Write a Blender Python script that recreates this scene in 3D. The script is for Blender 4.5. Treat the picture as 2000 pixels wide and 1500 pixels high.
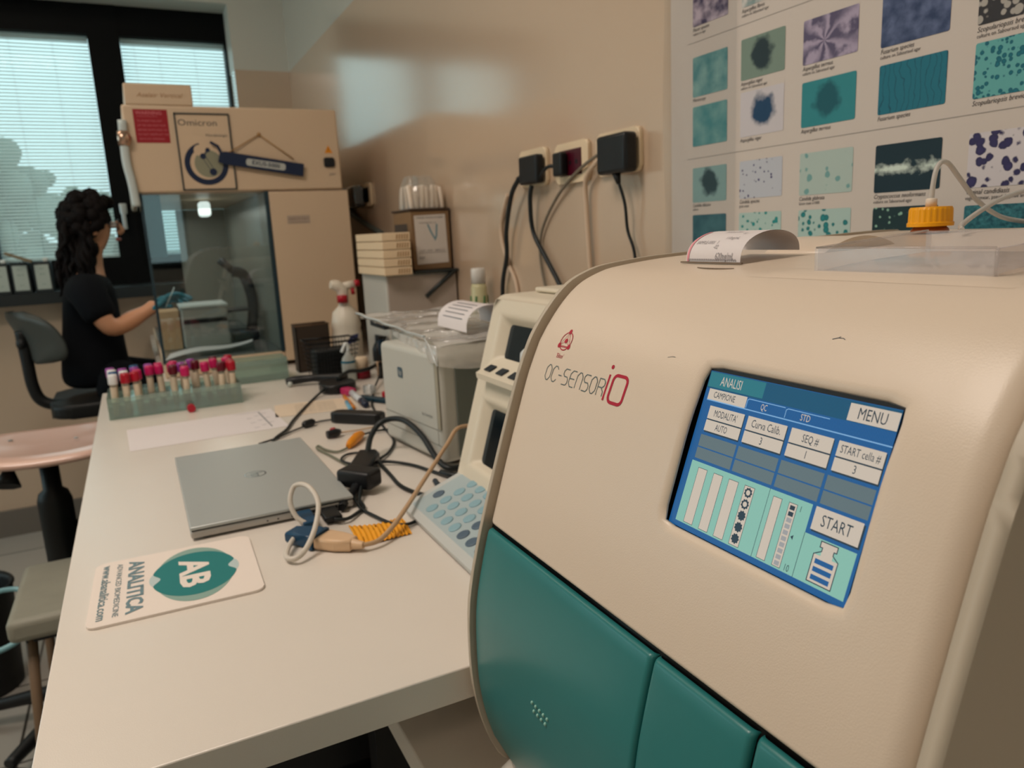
import bpy, bmesh, math, random
from mathutils import Matrix, Vector
random.seed(7)
for o in list(bpy.data.objects): bpy.data.objects.remove(o)
SC = bpy.context.scene
COL = SC.collection
H = 1.25            # eye height of the photographer above the floor; coordinates below are relative to it

# ------------------------------------------------------------------ camera, world, lights, exposure
cd = bpy.data.cameras.new('camera'); cam = bpy.data.objects.new('camera', cd); COL.objects.link(cam)
cam.matrix_world = Matrix.Translation((0, 0, H)) @ Matrix.Rotation(-4.57231098e-01, 4, 'Z') @ Matrix.Rotation(1.36746736, 4, 'X') @ Matrix.Rotation(-4.91422508e-02, 4, 'Z')
cd.sensor_width = 36; cd.lens = 1457.35 / 2000 * 36
cd.clip_start = 0.02; cd.clip_end = 60
cd.dof.use_dof = True; cd.dof.focus_distance = 0.47; cd.dof.aperture_fstop = 12
SC.camera = cam
SC.view_settings.view_transform = 'Standard'; SC.view_settings.look = 'None'
SC.view_settings.gamma = 1; SC.view_settings.exposure = 0.0; SC.view_settings.use_curve_mapping = False
SC.cycles.sample_clamp_indirect = 4

wd = bpy.data.worlds.new('World'); SC.world = wd; wd.use_nodes = True
bg = wd.node_tree.nodes['Background']
bg.inputs[0].default_value = (0.66, 0.81, 0.83, 1); bg.inputs[1].default_value = 2.1

def area(name, loc, size, power, color, rot=(0, 0, 0), sy=None):
    l = bpy.data.lights.new(name, 'AREA'); l.energy = power; l.color = color
    l.shape = 'RECTANGLE'; l.size = size; l.size_y = sy or size
    o = bpy.data.objects.new(name, l); o.location = (loc[0], loc[1], loc[2] + H); o.rotation_euler = rot
    COL.objects.link(o); return o
WARM = (1.0, 0.88, 0.79)
area('ceiling_lamp_light', (-0.75, 0.9, 1.50), 1.1, 24, WARM, sy=0.6)
area('ceiling_lamp_light', (-1.3, -1.2, 1.50), 1.1, 2.5, WARM, sy=0.6)  # weak fill added behind the camera, no lamp known there
area('added_cool_fill', (-2.50, 2.9, 0.35), 1.3, 7, (0.62, 0.90, 1.0), rot=(0, math.radians(-90), 0), sy=1.2)  # added cool fill for the left side, no such window in view
area('ceiling_lamp_light', (-0.9, 2.7, 1.50), 1.1, 3.5, WARM, sy=0.6)

# ------------------------------------------------------------------ materials
def lin(c):
    return tuple(((v / 255) / 12.92 if v / 255 <= 0.04045 else ((v / 255 + 0.055) / 1.055) ** 2.4) for v in c)
MATS = {}
def mat(name, rgb, rough=0.5, metal=0.0, spec=0.5, bump=0.0, bscale=400, noise=0.0, nscale=6, coat=0.0, emit=None, alpha=None, trans=0.0, ior=1.45):
    if name in MATS: return MATS[name]
    m = bpy.data.materials.new(name); m.use_nodes = True; MATS[name] = m
    nt = m.node_tree; b = nt.nodes['Principled BSDF']
    c = (*lin(rgb), 1)
    b.inputs['Base Color'].default_value = c
    b.inputs['Roughness'].default_value = rough; b.inputs['Metallic'].default_value = metal
    b.inputs['Specular IOR Level'].default_value = spec
    b.inputs['Coat Weight'].default_value = coat; b.inputs['Coat Roughness'].default_value = 0.15; b.inputs['Coat IOR'].default_value = 1.7
    b.inputs['Transmission Weight'].default_value = trans; b.inputs['IOR'].default_value = ior
    if emit:
        b.inputs['Emission Color'].default_value = c; b.inputs['Emission Strength'].default_value = emit
    if alpha is not None: b.inputs['Alpha'].default_value = alpha
    if noise or bump:
        tc = nt.nodes.new('ShaderNodeTexCoord')
    if noise:
        n = nt.nodes.new('ShaderNodeTexNoise'); n.inputs['Scale'].default_value = nscale; n.inputs['Detail'].default_value = 4
        nt.links.new(tc.outputs['Object'], n.inputs['Vector'])
        r = nt.nodes.new('ShaderNodeMapRange'); r.inputs[3].default_value = 1 - noise; r.inputs[4].default_value = 1 + noise
        nt.links.new(n.outputs[0], r.inputs[0])
        mx = nt.nodes.new('ShaderNodeMix'); mx.data_type = 'RGBA'; mx.blend_type = 'MULTIPLY'; mx.inputs[0].default_value = 1
        mx.inputs[6].default_value = c; nt.links.new(r.outputs[0], mx.inputs[7]); nt.links.new(mx.outputs[2], b.inputs['Base Color'])
    if bump:
        n2 = nt.nodes.new('ShaderNodeTexNoise'); n2.inputs['Scale'].default_value = bscale
        nt.links.new(tc.outputs['Object'], n2.inputs['Vector'])
        bp = nt.nodes.new('ShaderNodeBump'); bp.inputs['Strength'].default_value = bump; bp.inputs['Distance'].default_value = 0.001
        nt.links.new(n2.outputs[0], bp.inputs['Height']); nt.links.new(bp.outputs[0], b.inputs['Normal'])
    return m
def glassy(name, tint, gloss=0.12, rough=0.03, diffuse=0.0):
    """thin clear sheet: transparent + a little reflection and haze"""
    if name in MATS: return MATS[name]
    m = bpy.data.materials.new(name); m.use_nodes = True; MATS[name] = m
    nt = m.node_tree; nt.nodes.remove(nt.nodes['Principled BSDF']); out = nt.nodes['Material Output']
    t = nt.nodes.new('ShaderNodeBsdfTransparent'); t.inputs[0].default_value = (*lin(tint), 1)
    g = nt.nodes.new('ShaderNodeBsdfGlossy'); g.inputs['Roughness'].default_value = rough
    lw = nt.nodes.new('ShaderNodeLayerWeight'); lw.inputs[0].default_value = 0.5
    fr = nt.nodes.new('ShaderNodeMath'); fr.operation = 'POWER'; fr.inputs[1].default_value = 5; nt.links.new(lw.outputs['Facing'], fr.inputs[0])
    ad = nt.nodes.new('ShaderNodeMath'); ad.operation = 'ADD'; ad.inputs[1].default_value = gloss; ad.use_clamp = True
    nt.links.new(fr.outputs[0], ad.inputs[0])
    mx = nt.nodes.new('ShaderNodeMixShader'); nt.links.new(ad.outputs[0], mx.inputs[0])
    nt.links.new(g.outputs[0], mx.inputs[2])
    if diffuse:
        d = nt.nodes.new('ShaderNodeBsdfDiffuse'); d.inputs[0].default_value = (*lin(tint), 1)
        m2 = nt.nodes.new('ShaderNodeMixShader'); m2.inputs[0].default_value = diffuse
        nt.links.new(t.outputs[0], m2.inputs[1]); nt.links.new(d.outputs[0], m2.inputs[2]); nt.links.new(m2.outputs[0], mx.inputs[1])
    else: nt.links.new(t.outputs[0], mx.inputs[1])
    nt.links.new(mx.outputs[0], out.inputs[0]); return m

white_lam = mat('white_laminate', (226, 218, 208), 0.27, spec=0.75, bump=0.12, bscale=900, noise=0.03, nscale=5)
lam_edge = mat('laminate_edge', (170, 160, 148), 0.5)
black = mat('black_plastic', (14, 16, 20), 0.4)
black_rub = mat('black_rubber', (12, 14, 17), 0.6)
cable_blk = mat('black_cable', (14, 22, 24), 0.45)
cable_wht = mat('beige_cable', (205, 180, 155), 0.5)
steel = mat('steel', (170, 172, 170), 0.3, metal=1)
paper_w = mat('white_paper', (225, 218, 218), 0.7)
ink = mat('grey_ink', (95, 100, 108), 0.7)
ink_dark = mat('dark_ink', (40, 44, 48), 0.7)
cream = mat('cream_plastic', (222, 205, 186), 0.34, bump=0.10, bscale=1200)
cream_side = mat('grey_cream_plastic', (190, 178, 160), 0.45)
dev_cream = mat('pale_cream_plastic', (222, 212, 192), 0.38, bump=0.15, bscale=900)
red_c = mat('red_print', (176, 10, 48), 0.5)
grey_pr = mat('grey_print', (95, 108, 108), 0.5)

# ------------------------------------------------------------------ geometry helpers
def fr(o, u, v):
    u = Vector(u).normalized(); v = Vector(v).normalized(); n = u.cross(v)
    return Matrix(((u.x, v.x, n.x, o[0]), (u.y, v.y, n.y, o[1]), (u.z, v.z, n.z, o[2]), (0, 0, 0, 1)))
def WALLR(y, z, x=0.8): return fr((x, y, z), (0, -1, 0), (0, 0, 1))     # drawn on surfaces that face the left of the room
def FRONT(x, z, y): return fr((x, y, z), (1, 0, 0), (0, 0, 1))          # drawn on surfaces that face the photographer
def FLAT(x, y, z, a=0): return Matrix.Translation((x, y, z)) @ Matrix.Rotation(a, 4, 'Z')

class G:
    def __init__(s, M=None):
        s.bm = bmesh.new(); s.mi = 0; s.M = M or Matrix.Identity(4); s.mats = []
    def use(s, m):
        if m not in s.mats: s.mats.append(m)
        s.mi = s.mats.index(m); return s
    def at(s, M): s.M = M; return s
    def _fin(s, vs, fs, smooth):
        for f in fs: f.material_index = s.mi; f.smooth = smooth
    def faces(s, pts, polys, smooth=False):
        vs = [s.bm.verts.new(s.M @ Vector(p)) for p in pts]; fs = []
        for p in polys:
            try: fs.append(s.bm.faces.new([vs[i] for i in p]))
            except ValueError: pass
        s._fin(vs, fs, smooth); return vs, fs
    def box(s, x0, x1, y0, y1, z0, z1, bev=0, seg=2):
        P = [(x0, y0, z0), (x1, y0, z0), (x1, y1, z0), (x0, y1, z0), (x0, y0, z1), (x1, y0, z1), (x1, y1, z1), (x0, y1, z1)]
        F = [(3, 2, 1, 0), (4, 5, 6, 7), (0, 1, 5, 4), (1, 2, 6, 5), (2, 3, 7, 6), (3, 0, 4, 7)]
        vs, fs = s.faces(P, F)
        if bev: s._bev(fs, bev, seg)
        return s
    def _bev(s, fs, w, seg):
        es = list({e for f in fs for e in f.edges})
        r = bmesh.ops.bevel(s.bm, geom=es, offset=w, segments=seg, profile=0.5, affect='EDGES', clamp_overlap=True)
        for f in r['faces']: f.material_index = s.mi; f.smooth = True
    def prism(s, poly, d0, d1, bev=0, seg=2, smooth=False):
        """poly in local xy, extruded along local z from d0 to d1"""
        n = len(poly)
        if sum(poly[i][0] * poly[(i + 1) % n][1] - poly[(i + 1) % n][0] * poly[i][1] for i in range(n)) < 0: poly = poly[::-1]
        P = [(p[0], p[1], d0) for p in poly] + [(p[0], p[1], d1) for p in poly]
        F = [tuple(range(n))[::-1], tuple(range(n, 2 * n))] + [(i, (i + 1) % n, n + (i + 1) % n, n + i) for i in range(n)]
        vs, fs = s.faces(P, F)
        if smooth:
            for f in fs[2:]: f.smooth = True
        if bev:
            es = set()
            for f in fs[:2]: es |= set(f.edges)
            r = bmesh.ops.bevel(s.bm, geom=list(es), offset=bev, segments=seg, profile=0.5, affect='EDGES', clamp_overlap=True)
            for f in r['faces']: f.material_index = s.mi; f.smooth = True
        return s
    def poly(s, pts, z=0): s.faces([(p[0], p[1], z) for p in pts], [tuple(range(len(pts)))]); return s
    def rect(s, x0, y0, x1, y1, z=0): return s.poly([(x0, y0), (x1, y0), (x1, y1), (x0, y1)], z)
    def disc(s, x, y, r, z=0, ry=None, n=24):
        ry = ry or r; return s.poly([(x + r * math.cos(2 * math.pi * i / n), y + ry * math.sin(2 * math.pi * i / n)) for i in range(n)], z)
    def ring(s, x, y, r0, r1, z=0, a0=0, a1=360, n=40, k=1.0):
        P = []; m = n + 1
        for i in range(m):
            a = math.radians(a0 + (a1 - a0) * i / n)
            for r in (r0, r1): P.append((x + r * math.cos(a) * k, y + r * math.sin(a), z))
        s.faces(P, [(2 * i, 2 * i + 1, 2 * i + 3, 2 * i + 2) for i in range(n)]); return s
    def lathe(s, prof, n=24, cap=True):
        """prof: (r, z) around the local z axis"""
        P = []
        for r, z in prof:
            for i in range(n): a = 2 * math.pi * i / n; P.append((r * math.cos(a), r * math.sin(a), z))
        F = []
        for j in range(len(prof) - 1):
            for i in range(n): F.append((j * n + i, j * n + (i + 1) % n, (j + 1) * n + (i + 1) % n, (j + 1) * n + i))
        vs, fs = s.faces(P, F, True)
        if cap:
            for j in (0, len(prof) - 1):
                if prof[j][0] > 1e-6:
                    f = s.bm.faces.new([vs[j * n + i] for i in (range(n) if j else range(n - 1, -1, -1))]); f.material_index = s.mi
        return s
    def tube(s, pts, r, n=8, rr=None, spline=True, closed=False):
        pts = [Vector(p) for p in pts]
        if rr is None: rr = [r] * len(pts)
        if spline and len(pts) > 2:
            q = []; qr = []; N = len(pts)
            for i in range(N if closed else N - 1):
                g = lambda j: pts[j % N] if closed else pts[max(0, min(N - 1, j))]
                p0, p1, p2, p3 = g(i - 1), g(i), g(i + 1), g(i + 2)
                for k in range(6):
                    t = k / 6
                    q.append(0.5 * (2 * p1 + (p2 - p0) * t + (2 * p0 - 5 * p1 + 4 * p2 - p3) * t * t + (3 * p1 - p0 - 3 * p2 + p3) * t ** 3))
                    qr.append(rr[i % N] * (1 - t) + rr[(i + 1) % N] * t)
            if not closed: q.append(pts[-1]); qr.append(rr[-1])
            pts, rr = q, qr
        N = len(pts); up = Vector((0, 0, 1)); P = []; last = None
        for i in range(N):
            if closed: t = pts[(i + 1) % N] - pts[i - 1]
            else: t = pts[min(N - 1, i + 1)] - pts[max(0, i - 1)]
            if t.length < 1e-9: t = Vector((0, 0, 1))
            t.normalize()
            if last is None:
                a = t.cross(up)
                if a.length < 0.1: a = t.cross(Vector((1, 0, 0)))
            else: a = last - t * last.dot(t)
            a.normalize(); last = a; b = t.cross(a)
            for k in range(n):
                w = 2 * math.pi * k / n; P.append(pts[i] + (a * math.cos(w) + b * math.sin(w)) * rr[i])
        F = [(i * n + k, i * n + (k + 1) % n, ((i + 1) % N) * n + (k + 1) % n, ((i + 1) % N) * n + k) for i in range(N if closed else N - 1) for k in range(n)]
        vs, fs = s.faces(P, F, True)
        if not closed:
            for base, o in ((0, 1), ((N - 1) * n, -1)):
                try: f = s.bm.faces.new([vs[base + k] for k in range(n)][::-o]); f.material_index = s.mi
                except ValueError: pass
        return s
    def grid(s, fn, nu, nv, smooth=True):
        P = [fn(i / nu, j / nv) for i in range(nu + 1) for j in range(nv + 1)]
        s.faces(P, [(i * (nv + 1) + j, (i + 1) * (nv + 1) + j, (i + 1) * (nv + 1) + j + 1, i * (nv + 1) + j + 1) for i in range(nu) for j in range(nv)], smooth); return s
    def ball(s, c, r, sx=1, sy=1, sz=1, seg=16):
        P = []; 
        for i in range(seg // 2 + 1):
            t = math.pi * i / (seg // 2)
            for j in range(seg): a = 2 * math.pi * j / seg; P.append((c[0] + r * sx * math.sin(t) * math.cos(a), c[1] + r * sy * math.sin(t) * math.sin(a), c[2] - r * sz * math.cos(t)))
        s.faces(P, [(i * seg + j, i * seg + (j + 1) % seg, (i + 1) * seg + (j + 1) % seg, (i + 1) * seg + j) for i in range(seg // 2) for j in range(seg)], True)
        return s
    def stroke(s, pts, w, z=0, closed=False):
        """flat ribbon of width w along a 2D polyline, mitred"""
        n = len(pts); P = []
        for i in range(n):
            p = Vector(pts[i]).to_2d()
            a = Vector(pts[i - 1 if (i or closed) else 0]).to_2d(); b = Vector(pts[(i + 1) % n if (i < n - 1 or closed) else i]).to_2d()
            d1 = (p - a); d2 = (b - p)
            if d1.length < 1e-9: d1 = d2
            if d2.length < 1e-9: d2 = d1
            d1 = d1.normalized(); d2 = d2.normalized(); t = (d1 + d2)
            t = t.normalized() if t.length > 1e-6 else d1
            nn = Vector((-t.y, t.x)); k = max(0.4, nn.dot(Vector((-d1.y, d1.x)))); nn = nn * (w / 2 / k)
            P += [(p.x + nn.x, p.y + nn.y, z), (p.x - nn.x, p.y - nn.y, z)]
        s.faces(P, [(2 * i, 2 * i + 1, (2 * i + 3) % (2 * n), (2 * i + 2) % (2 * n)) for i in range(n if closed else n - 1)]); return s
    def text(s, txt, x, y, size, z=0, align='CENTER', sx=1.0, shear=0, bold=0, cx=True, fit=None):
        c = bpy.data.curves.new('t', 'FONT'); c.body = txt; c.size = size; c.align_x = align; c.align_y = 'CENTER' if cx else 'BOTTOM'
        c.shear = shear; c.offset = bold; c.resolution_u = 2
        o = bpy.data.objects.new('t', c); COL.objects.link(o)
        me = bpy.data.meshes.new_from_object(o.evaluated_get(bpy.context.evaluated_depsgraph_get()))
        if fit: sx = fit / max(1e-9, max(v.co.x for v in me.vertices) - min(v.co.x for v in me.vertices))
        P = [(x + v.co.x * sx, y + v.co.y, z) for v in me.vertices]
        s.faces(P, [tuple(p.vertices) for p in me.polygons])
        bpy.data.objects.remove(o); bpy.data.curves.remove(c); bpy.data.meshes.remove(me); return s

ORG = {}
def build(name, g, parent=None, org=None, weld=True):
    bm = g.bm
    if weld: bmesh.ops.remove_doubles(bm, verts=bm.verts, dist=1e-6)
    bm.normal_update()
    if parent is not None: o0 = ORG[parent.name]
    else:
        if org is None:
            lo = [min(v.co[i] for v in bm.verts) for i in range(3)]; hi = [max(v.co[i] for v in bm.verts) for i in range(3)]
            org = ((lo[0] + hi[0]) / 2, (lo[1] + hi[1]) / 2, lo[2])
        o0 = Vector(org)
    for v in bm.verts: v.co -= o0
    me = bpy.data.meshes.new(name); bm.to_mesh(me); bm.free()
    for m in g.mats: me.materials.append(m)
    o = bpy.data.objects.new(name, me); COL.objects.link(o); ORG[o.name] = Vector(o0)
    if parent is not None: o.parent = parent
    else: o.location = (o0[0], o0[1], o0[2] + H)
    return o
def thing(name, label, cat, loc, group=None):
    o = bpy.data.objects.new(name, None); COL.objects.link(o); o.empty_display_size = 0.05
    o.location = (loc[0], loc[1], loc[2] + H); ORG[o.name] = Vector(loc)
    o['label'] = label; o['category'] = cat
    if group: o['group'] = group
    return o
def tag(o, label, cat, group=None):
    o['label'] = label; o['category'] = cat
    if group: o['group'] = group
    return o
def struct(o): o['kind'] = 'structure'; return o
def solo(name, g, label, cat, group=None): return tag(build(name, g), label, cat, group)
def dup(root, delta=(0, 0, 0), label=None, rotz=0, mats=None):
    r = root.copy(); COL.objects.link(r); r.location = root.location + Vector(delta); r.rotation_euler = (0, 0, rotz)
    if label: r['label'] = label
    for ch in list(root.children):
        c = ch.copy(); COL.objects.link(c); c.parent = r
        if mats and c.data and ch.name.split('.')[0] in mats:
            c.data = ch.data.copy(); c.data.materials.clear(); c.data.materials.append(mats[ch.name.split('.')[0]])
        for g2 in ch.children:
            d = g2.copy(); COL.objects.link(d); d.parent = c
    return r
def catmull(P, k=5):
    P = [Vector(p) for p in P]; out = []
    for i in range(len(P) - 1):
        p0, p1, p2, p3 = P[max(0, i - 1)], P[i], P[i + 1], P[min(len(P) - 1, i + 2)]
        for j in range(k):
            t = j / k; out.append(0.5 * (2 * p1 + (p2 - p0) * t + (2 * p0 - 5 * p1 + 4 * p2 - p3) * t * t + (3 * p1 - p0 - 3 * p2 + p3) * t ** 3))
    out.append(P[-1]); return out
def rrect(x0, y0, x1, y1, r, n=5):
    P = []
    for cx, cy, a in ((x1 - r, y1 - r, 0), (x0 + r, y1 - r, 90), (x0 + r, y0 + r, 180), (x1 - r, y0 + r, 270)):
        for i in range(n + 1): t = math.radians(a + 90 * i / n); P.append((cx + r * math.cos(t), cy + r * math.sin(t)))
    return P

# ================================================================== THE ROOM
wall_gloss = mat('beige_gloss_paint', (198, 174, 150), 0.20, spec=0.8, bump=0.6, bscale=7, coat=1.0, noise=0.04, nscale=2)
wall_matte = mat('pale_wall_paint', (205, 205, 196), 0.45, bump=0.2, bscale=30)
dark_frame = mat('dark_window_frame', (5, 8, 10), 0.6, spec=0.15)
floor_m = mat('floor_tiles', (120, 112, 102), 0.3, noise=0.12, nscale=3)
def tile_floor():
    m = floor_m; nt = m.node_tree; b = nt.nodes['Principled BSDF']
    tc = nt.nodes.new('ShaderNodeTexCoord'); br = nt.nodes.new('ShaderNodeTexBrick')
    br.inputs['Scale'].default_value = 1; br.inputs['Brick Width'].default_value = 0.4; br.inputs['Row Height'].default_value = 0.4
    br.inputs['Mortar Size'].default_value = 0.004; br.offset = 0
    br.inputs['Color1'].default_value = (*lin((160, 156, 148)), 1); br.inputs['Color2'].default_value = (*lin((168, 164, 156)), 1); br.inputs['Mortar'].default_value = (*lin((60, 56, 50)), 1)
    nt.links.new(tc.outputs['Object'], br.inputs['Vector']); nt.links.new(br.outputs[0], b.inputs['Base Color'])
tile_floor()
def sbox(name, boxes):
    g = G()
    for m, b in boxes: g.use(m).box(*b)
    return struct(build(name, g))
sbox('floor', [(floor_m, (-2.6, 0.95, -2.6, 4.3, -1.35, -1.25))])
sbox('ceiling', [(wall_matte, (-2.6, 0.95, -2.6, 4.3, 1.60, 1.70))])
sbox('wall_right', [(wall_gloss, (0.80, 0.95, -2.6, 4.3, -1.25, 0.80)), (mat('pale_gloss_paint', (196, 198, 190), 0.20, spec=1.0, bump=0.6, bscale=7, coat=1.0), (0.80, 0.95, -2.6, 4.3, 0.80, 1.60))])
sbox('wall_left', [(wall_matte, (-2.7, -2.6, -2.6, 2.2, -1.25, 1.60)), (wall_matte, (-2.7, -2.6, 3.6, 4.3, -1.25, 1.60)), (wall_matte, (-2.7, -2.6, 2.2, 3.6, -1.25, -0.3)), (wall_matte, (-2.7, -2.6, 2.2, 3.6, 1.0, 1.60))])
g = G().use(dark_frame)  # added unseen window in the left wall, put in for cool side light
for b in ((2.2, 2.26, -0.3, 1.0), (3.54, 3.6, -0.3, 1.0), (2.2, 3.6, -0.3, -0.24), (2.2, 3.6, 0.94, 1.0), (2.87, 2.93, -0.3, 1.0)): g.box(-2.66, -2.6, b[0], b[1], b[2], b[3])
w3 = struct(build('added_window_3', g)); g = G().use(glassy('window_glass', (235, 245, 245), 0.02)); g.box(-2.642, -2.638, 2.26, 3.54, -0.24, 0.94); build('pane', g, w3)
sbox('wall_front', [(wall_matte, (-2.6, -0.15, -2.7, -2.6, -1.25, 1.6)), (wall_matte, (0.5, 0.8, -2.7, -2.6, -1.25, 1.6)), (wall_matte, (-0.15, 0.5, -2.7, -2.6, -1.25, -0.2)), (wall_matte, (-0.15, 0.5, -2.7, -2.6, 0.85, 1.6))])
sbox('wall_back', [(wall_gloss, (0.548, 0.80, 3.9, 4.2, -1.25, 0.80)), (wall_matte, (0.548, 0.80, 3.9, 4.2, 0.80, 1.60)),
                   (wall_matte, (-2.6, 0.548, 3.9, 4.2, 1.085, 1.60)), (wall_gloss, (-2.6, 0.548, 3.9, 4.2, -1.25, -0.215)),
                   (wall_matte, (-2.6, -0.66, 3.9, 4.2, -0.215, 1.085))])
sbox('trim_1', [(mat('dark_stone_sill', (34, 40, 42), 0.35), (-2.6, 0.548, 3.76, 4.2, -0.215, -0.165))])
sbox('baseboard_back', [(mat('grey_skirting', (112, 106, 98), 0.5), (-2.6, 0.8, 3.88, 3.9, -1.25, -1.13))])
# window 1: dark frame, two sashes
def window_frame():
    g = G().use(dark_frame)
    X = [(-0.66, -0.525), (-0.047, 0.084), (0.540, 0.548)]
    for a, b in X: g.box(a, b, 4.06, 4.16, -0.165, 1.085)
    for z0, z1 in ((-0.165, -0.035), (0.955, 1.085)): g.box(-0.66, 0.548, 4.065, 4.155, z0, z1)
    w = struct(build('window_1', g))
    for a, b in ((-0.525, -0.047), (0.084, 0.540)):
        g = G().use(glassy('window_glass', (235, 245, 245), 0.02)); g.box(a, b, 4.15, 4.154, -0.035, 0.955); build('pane', g, w)
    g = G().use(mat('brushed_handle', (200, 205, 205), 0.3, metal=0.6))
    g.box(-0.02, 0.012, 4.03, 4.062, 0.16, 0.21, 0.004); g.box(-0.015, 0.004, 4.02, 4.035, 0.09, 0.20, 0.004); build('handle', g, w)
window_frame()
def slat_mat():
    m = mat('blind_slat', (225, 235, 232), 0.6); nt = m.node_tree; b = nt.nodes['Principled BSDF']; out = nt.nodes['Material Output']
    t = nt.nodes.new('ShaderNodeBsdfTranslucent'); t.inputs[0].default_value = (0.80, 0.88, 0.87, 1)
    mx = nt.nodes.new('ShaderNodeMixShader'); mx.inputs[0].default_value = 0.5
    nt.links.new(b.outputs[0], mx.inputs[1]); nt.links.new(t.outputs[0], mx.inputs[2]); nt.links.new(mx.outputs[0], out.inputs[0]); return m
slat_m = slat_mat()
def blind(x0, x1, label):
    r = thing('venetian_blind', label, 'blind', ((x0 + x1) / 2, 4.12, -0.03), 'blinds in the window')
    g = G().use(slat_m); z = -0.02
    while z < 0.93:
        g.grid(lambda u, v, z=z: (x0 + (x1 - x0) * u, 4.112 + 0.013 * v, z + 0.0108 * v - 0.003 * (2 * v - 1) ** 2), 1, 3); z += 0.0150
    build('slats', g, r, weld=False)
    g = G().use(slat_m).box(x0, x1, 4.108, 4.13, 0.935, 0.955); build('head_rail', g, r)
    g = G().use(slat_m).box(x0, x1, 4.110, 4.128, -0.034, -0.024); build('bottom_rail', g, r)
    g = G().use(mat('blind_cord', (215, 225, 225), 0.7))
    for k in (0.12, 0.35, 0.7): g.tube([(x0 + (x1 - x0) * k, 4.110, -0.03), (x0 + (x1 - x0) * k, 4.110, 0.94)], 0.0007, 5)
    build('cord', g, r)
blind(-0.523, -0.049, 'white slatted blind behind the woman, in the left sash of the dark framed window')
blind(0.086, 0.538, 'white slatted blind above the cabinet, in the right sash of the dark framed window')
# window 2, behind the photographer (seen mirrored in the cabinet glass)
g = G().use(dark_frame)
for b in ((-0.15, -0.12, -0.2, 0.85), (0.47, 0.5, -0.2, 0.85), (-0.15, 0.5, -0.2, -0.14), (-0.15, 0.5, 0.8, 0.85)): g.box(b[0], b[1], -2.68, -2.62, b[2], b[3])
w2 = struct(build('window_2', g)); g = G().use(glassy('window_glass', (235, 245, 245), 0.02)); g.box(-0.12, 0.47, -2.652, -2.648, -0.14, 0.8); build('pane', g, w2)

# trees outside
leaf = mat('hazy_foliage', (120, 130, 120), 0.9, noise=0.4, nscale=3)
for i, (x, z, r, lab) in enumerate(((-1.35, 0.4, 0.85, 'tall round tree outside at the left edge of the window'), (-0.72, 0.1, 0.8, 'lower tree outside behind the middle of the left blind'), (-1.4, -0.9, 1.35, 'wide bushy shrub outside below the two trees'))):
    t = thing('tree', lab, 'tree', (x, 8.0 + 2.2 * i, -2.6)); g = G().use(leaf)
    for k in range(110):
        a = random.uniform(0, 6.28); e = random.uniform(-1, 1); q = r * random.uniform(0.3, 0.95)
        g.ball((x + q * math.cos(a) * math.sqrt(1 - e * e), 8 + 2.2 * i + q * math.sin(a) * math.sqrt(1 - e * e), z + q * e), random.uniform(0.07, 0.2) * r, seg=8)
    build('crown', g, t, weld=False)
    build('trunk', G().use(mat('bark', (80, 70, 60), 0.9)).tube([(x, 8 + 2.2 * i, -2.6), (x, 8 + 2.2 * i, z)], 0.07), t)
sbox('trim_2', [(mat('outside_ground', (120, 125, 112), 0.9), (-9, 9, 4.4, 16, -2.8, -2.6))])

# ceiling lamps; the near end one is added fill light
for x, y, lab in ((-0.75, 0.9, 'white ceiling lamp nearest the analyser'), (-1.3, -1.2, 'added white fill lamp, unseen, at the near end of the room'), (-0.9, 2.7, 'white ceiling lamp nearest the window')):
    t = thing('ceiling_light', lab, 'lamp', (x, y, 1.52), 'ceiling lamps')
    build('housing', G().use(mat('lamp_housing', (230, 230, 228), 0.5)).box(x - 0.6, x + 0.6, y - 0.32, y + 0.32, 1.53, 1.60, 0.01), t)
    build('diffuser', G().use(mat('lamp_diffuser', (255, 228, 196), 0.5, emit=2.5)).box(x - 0.56, x + 0.56, y - 0.29, y + 0.29, 1.515, 1.53), t)

# ================================================================== DESKS
def desk():
    r = thing('lab_bench', 'long white laminate bench carrying the laptop and tube rack', 'bench', (0.34, 1.4, -1.25))
    build('worktop', G().use(white_lam).box(-0.119, 0.798, 0.564, 2.27, -0.412, -0.38, 0.0015), r)
    for x in (-0.06, 0.74):
        for y in (1.42, 2.2): build('leg', G().use(mat('dark_leg', (30, 32, 34), 0.5)).box(x - 0.025, x + 0.025, y - 0.025, y + 0.025, -1.25, -0.412), r)
    build('rail', G().use(mat('dark_leg', (30, 32, 34), 0.5)).box(0.74, 0.76, 0.95, 2.2, -0.6, -0.412), r)
desk()
r = thing('side_table', 'lower pale grey table under the analyser', 'table', (0.49, 0.3, -1.25))
build('worktop', G().use(mat('grey_laminate', (232, 222, 208), 0.4, noise=0.03)).box(0.18, 0.797, -0.35, 0.92, -0.52, -0.49, 0.002), r)
for x in (0.22, 0.76):
    for y in (-0.3, 0.88): build('leg', G().use(mat('dark_leg', (30, 32, 34), 0.5)).box(x - 0.02, x + 0.02, y - 0.02, y + 0.02, -1.25, -0.52), r)
r = thing('shade_block', 'added black block standing in for the shade under the white bench', 'shade block', (0.0, 1.1, -1.25))  # added block, its black stands in for shade under the bench
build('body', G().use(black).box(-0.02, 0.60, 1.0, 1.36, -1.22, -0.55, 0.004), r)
for k in range(3): build('shade_slab', G().use(black).box(0.0, 0.58, 0.985, 1.0, -1.18 + k * 0.21, -0.99 + k * 0.21, 0.003), r)
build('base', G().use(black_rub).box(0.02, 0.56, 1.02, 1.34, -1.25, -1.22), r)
r = thing('cabinet_bench', 'white bench with dark front carrying the laminar flow cabinet', 'bench', (0.42, 3.05, -1.25))
build('worktop', G().use(white_lam).box(0.03, 0.797, 2.3, 3.87, -0.43, -0.40, 0.002), r)
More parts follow.
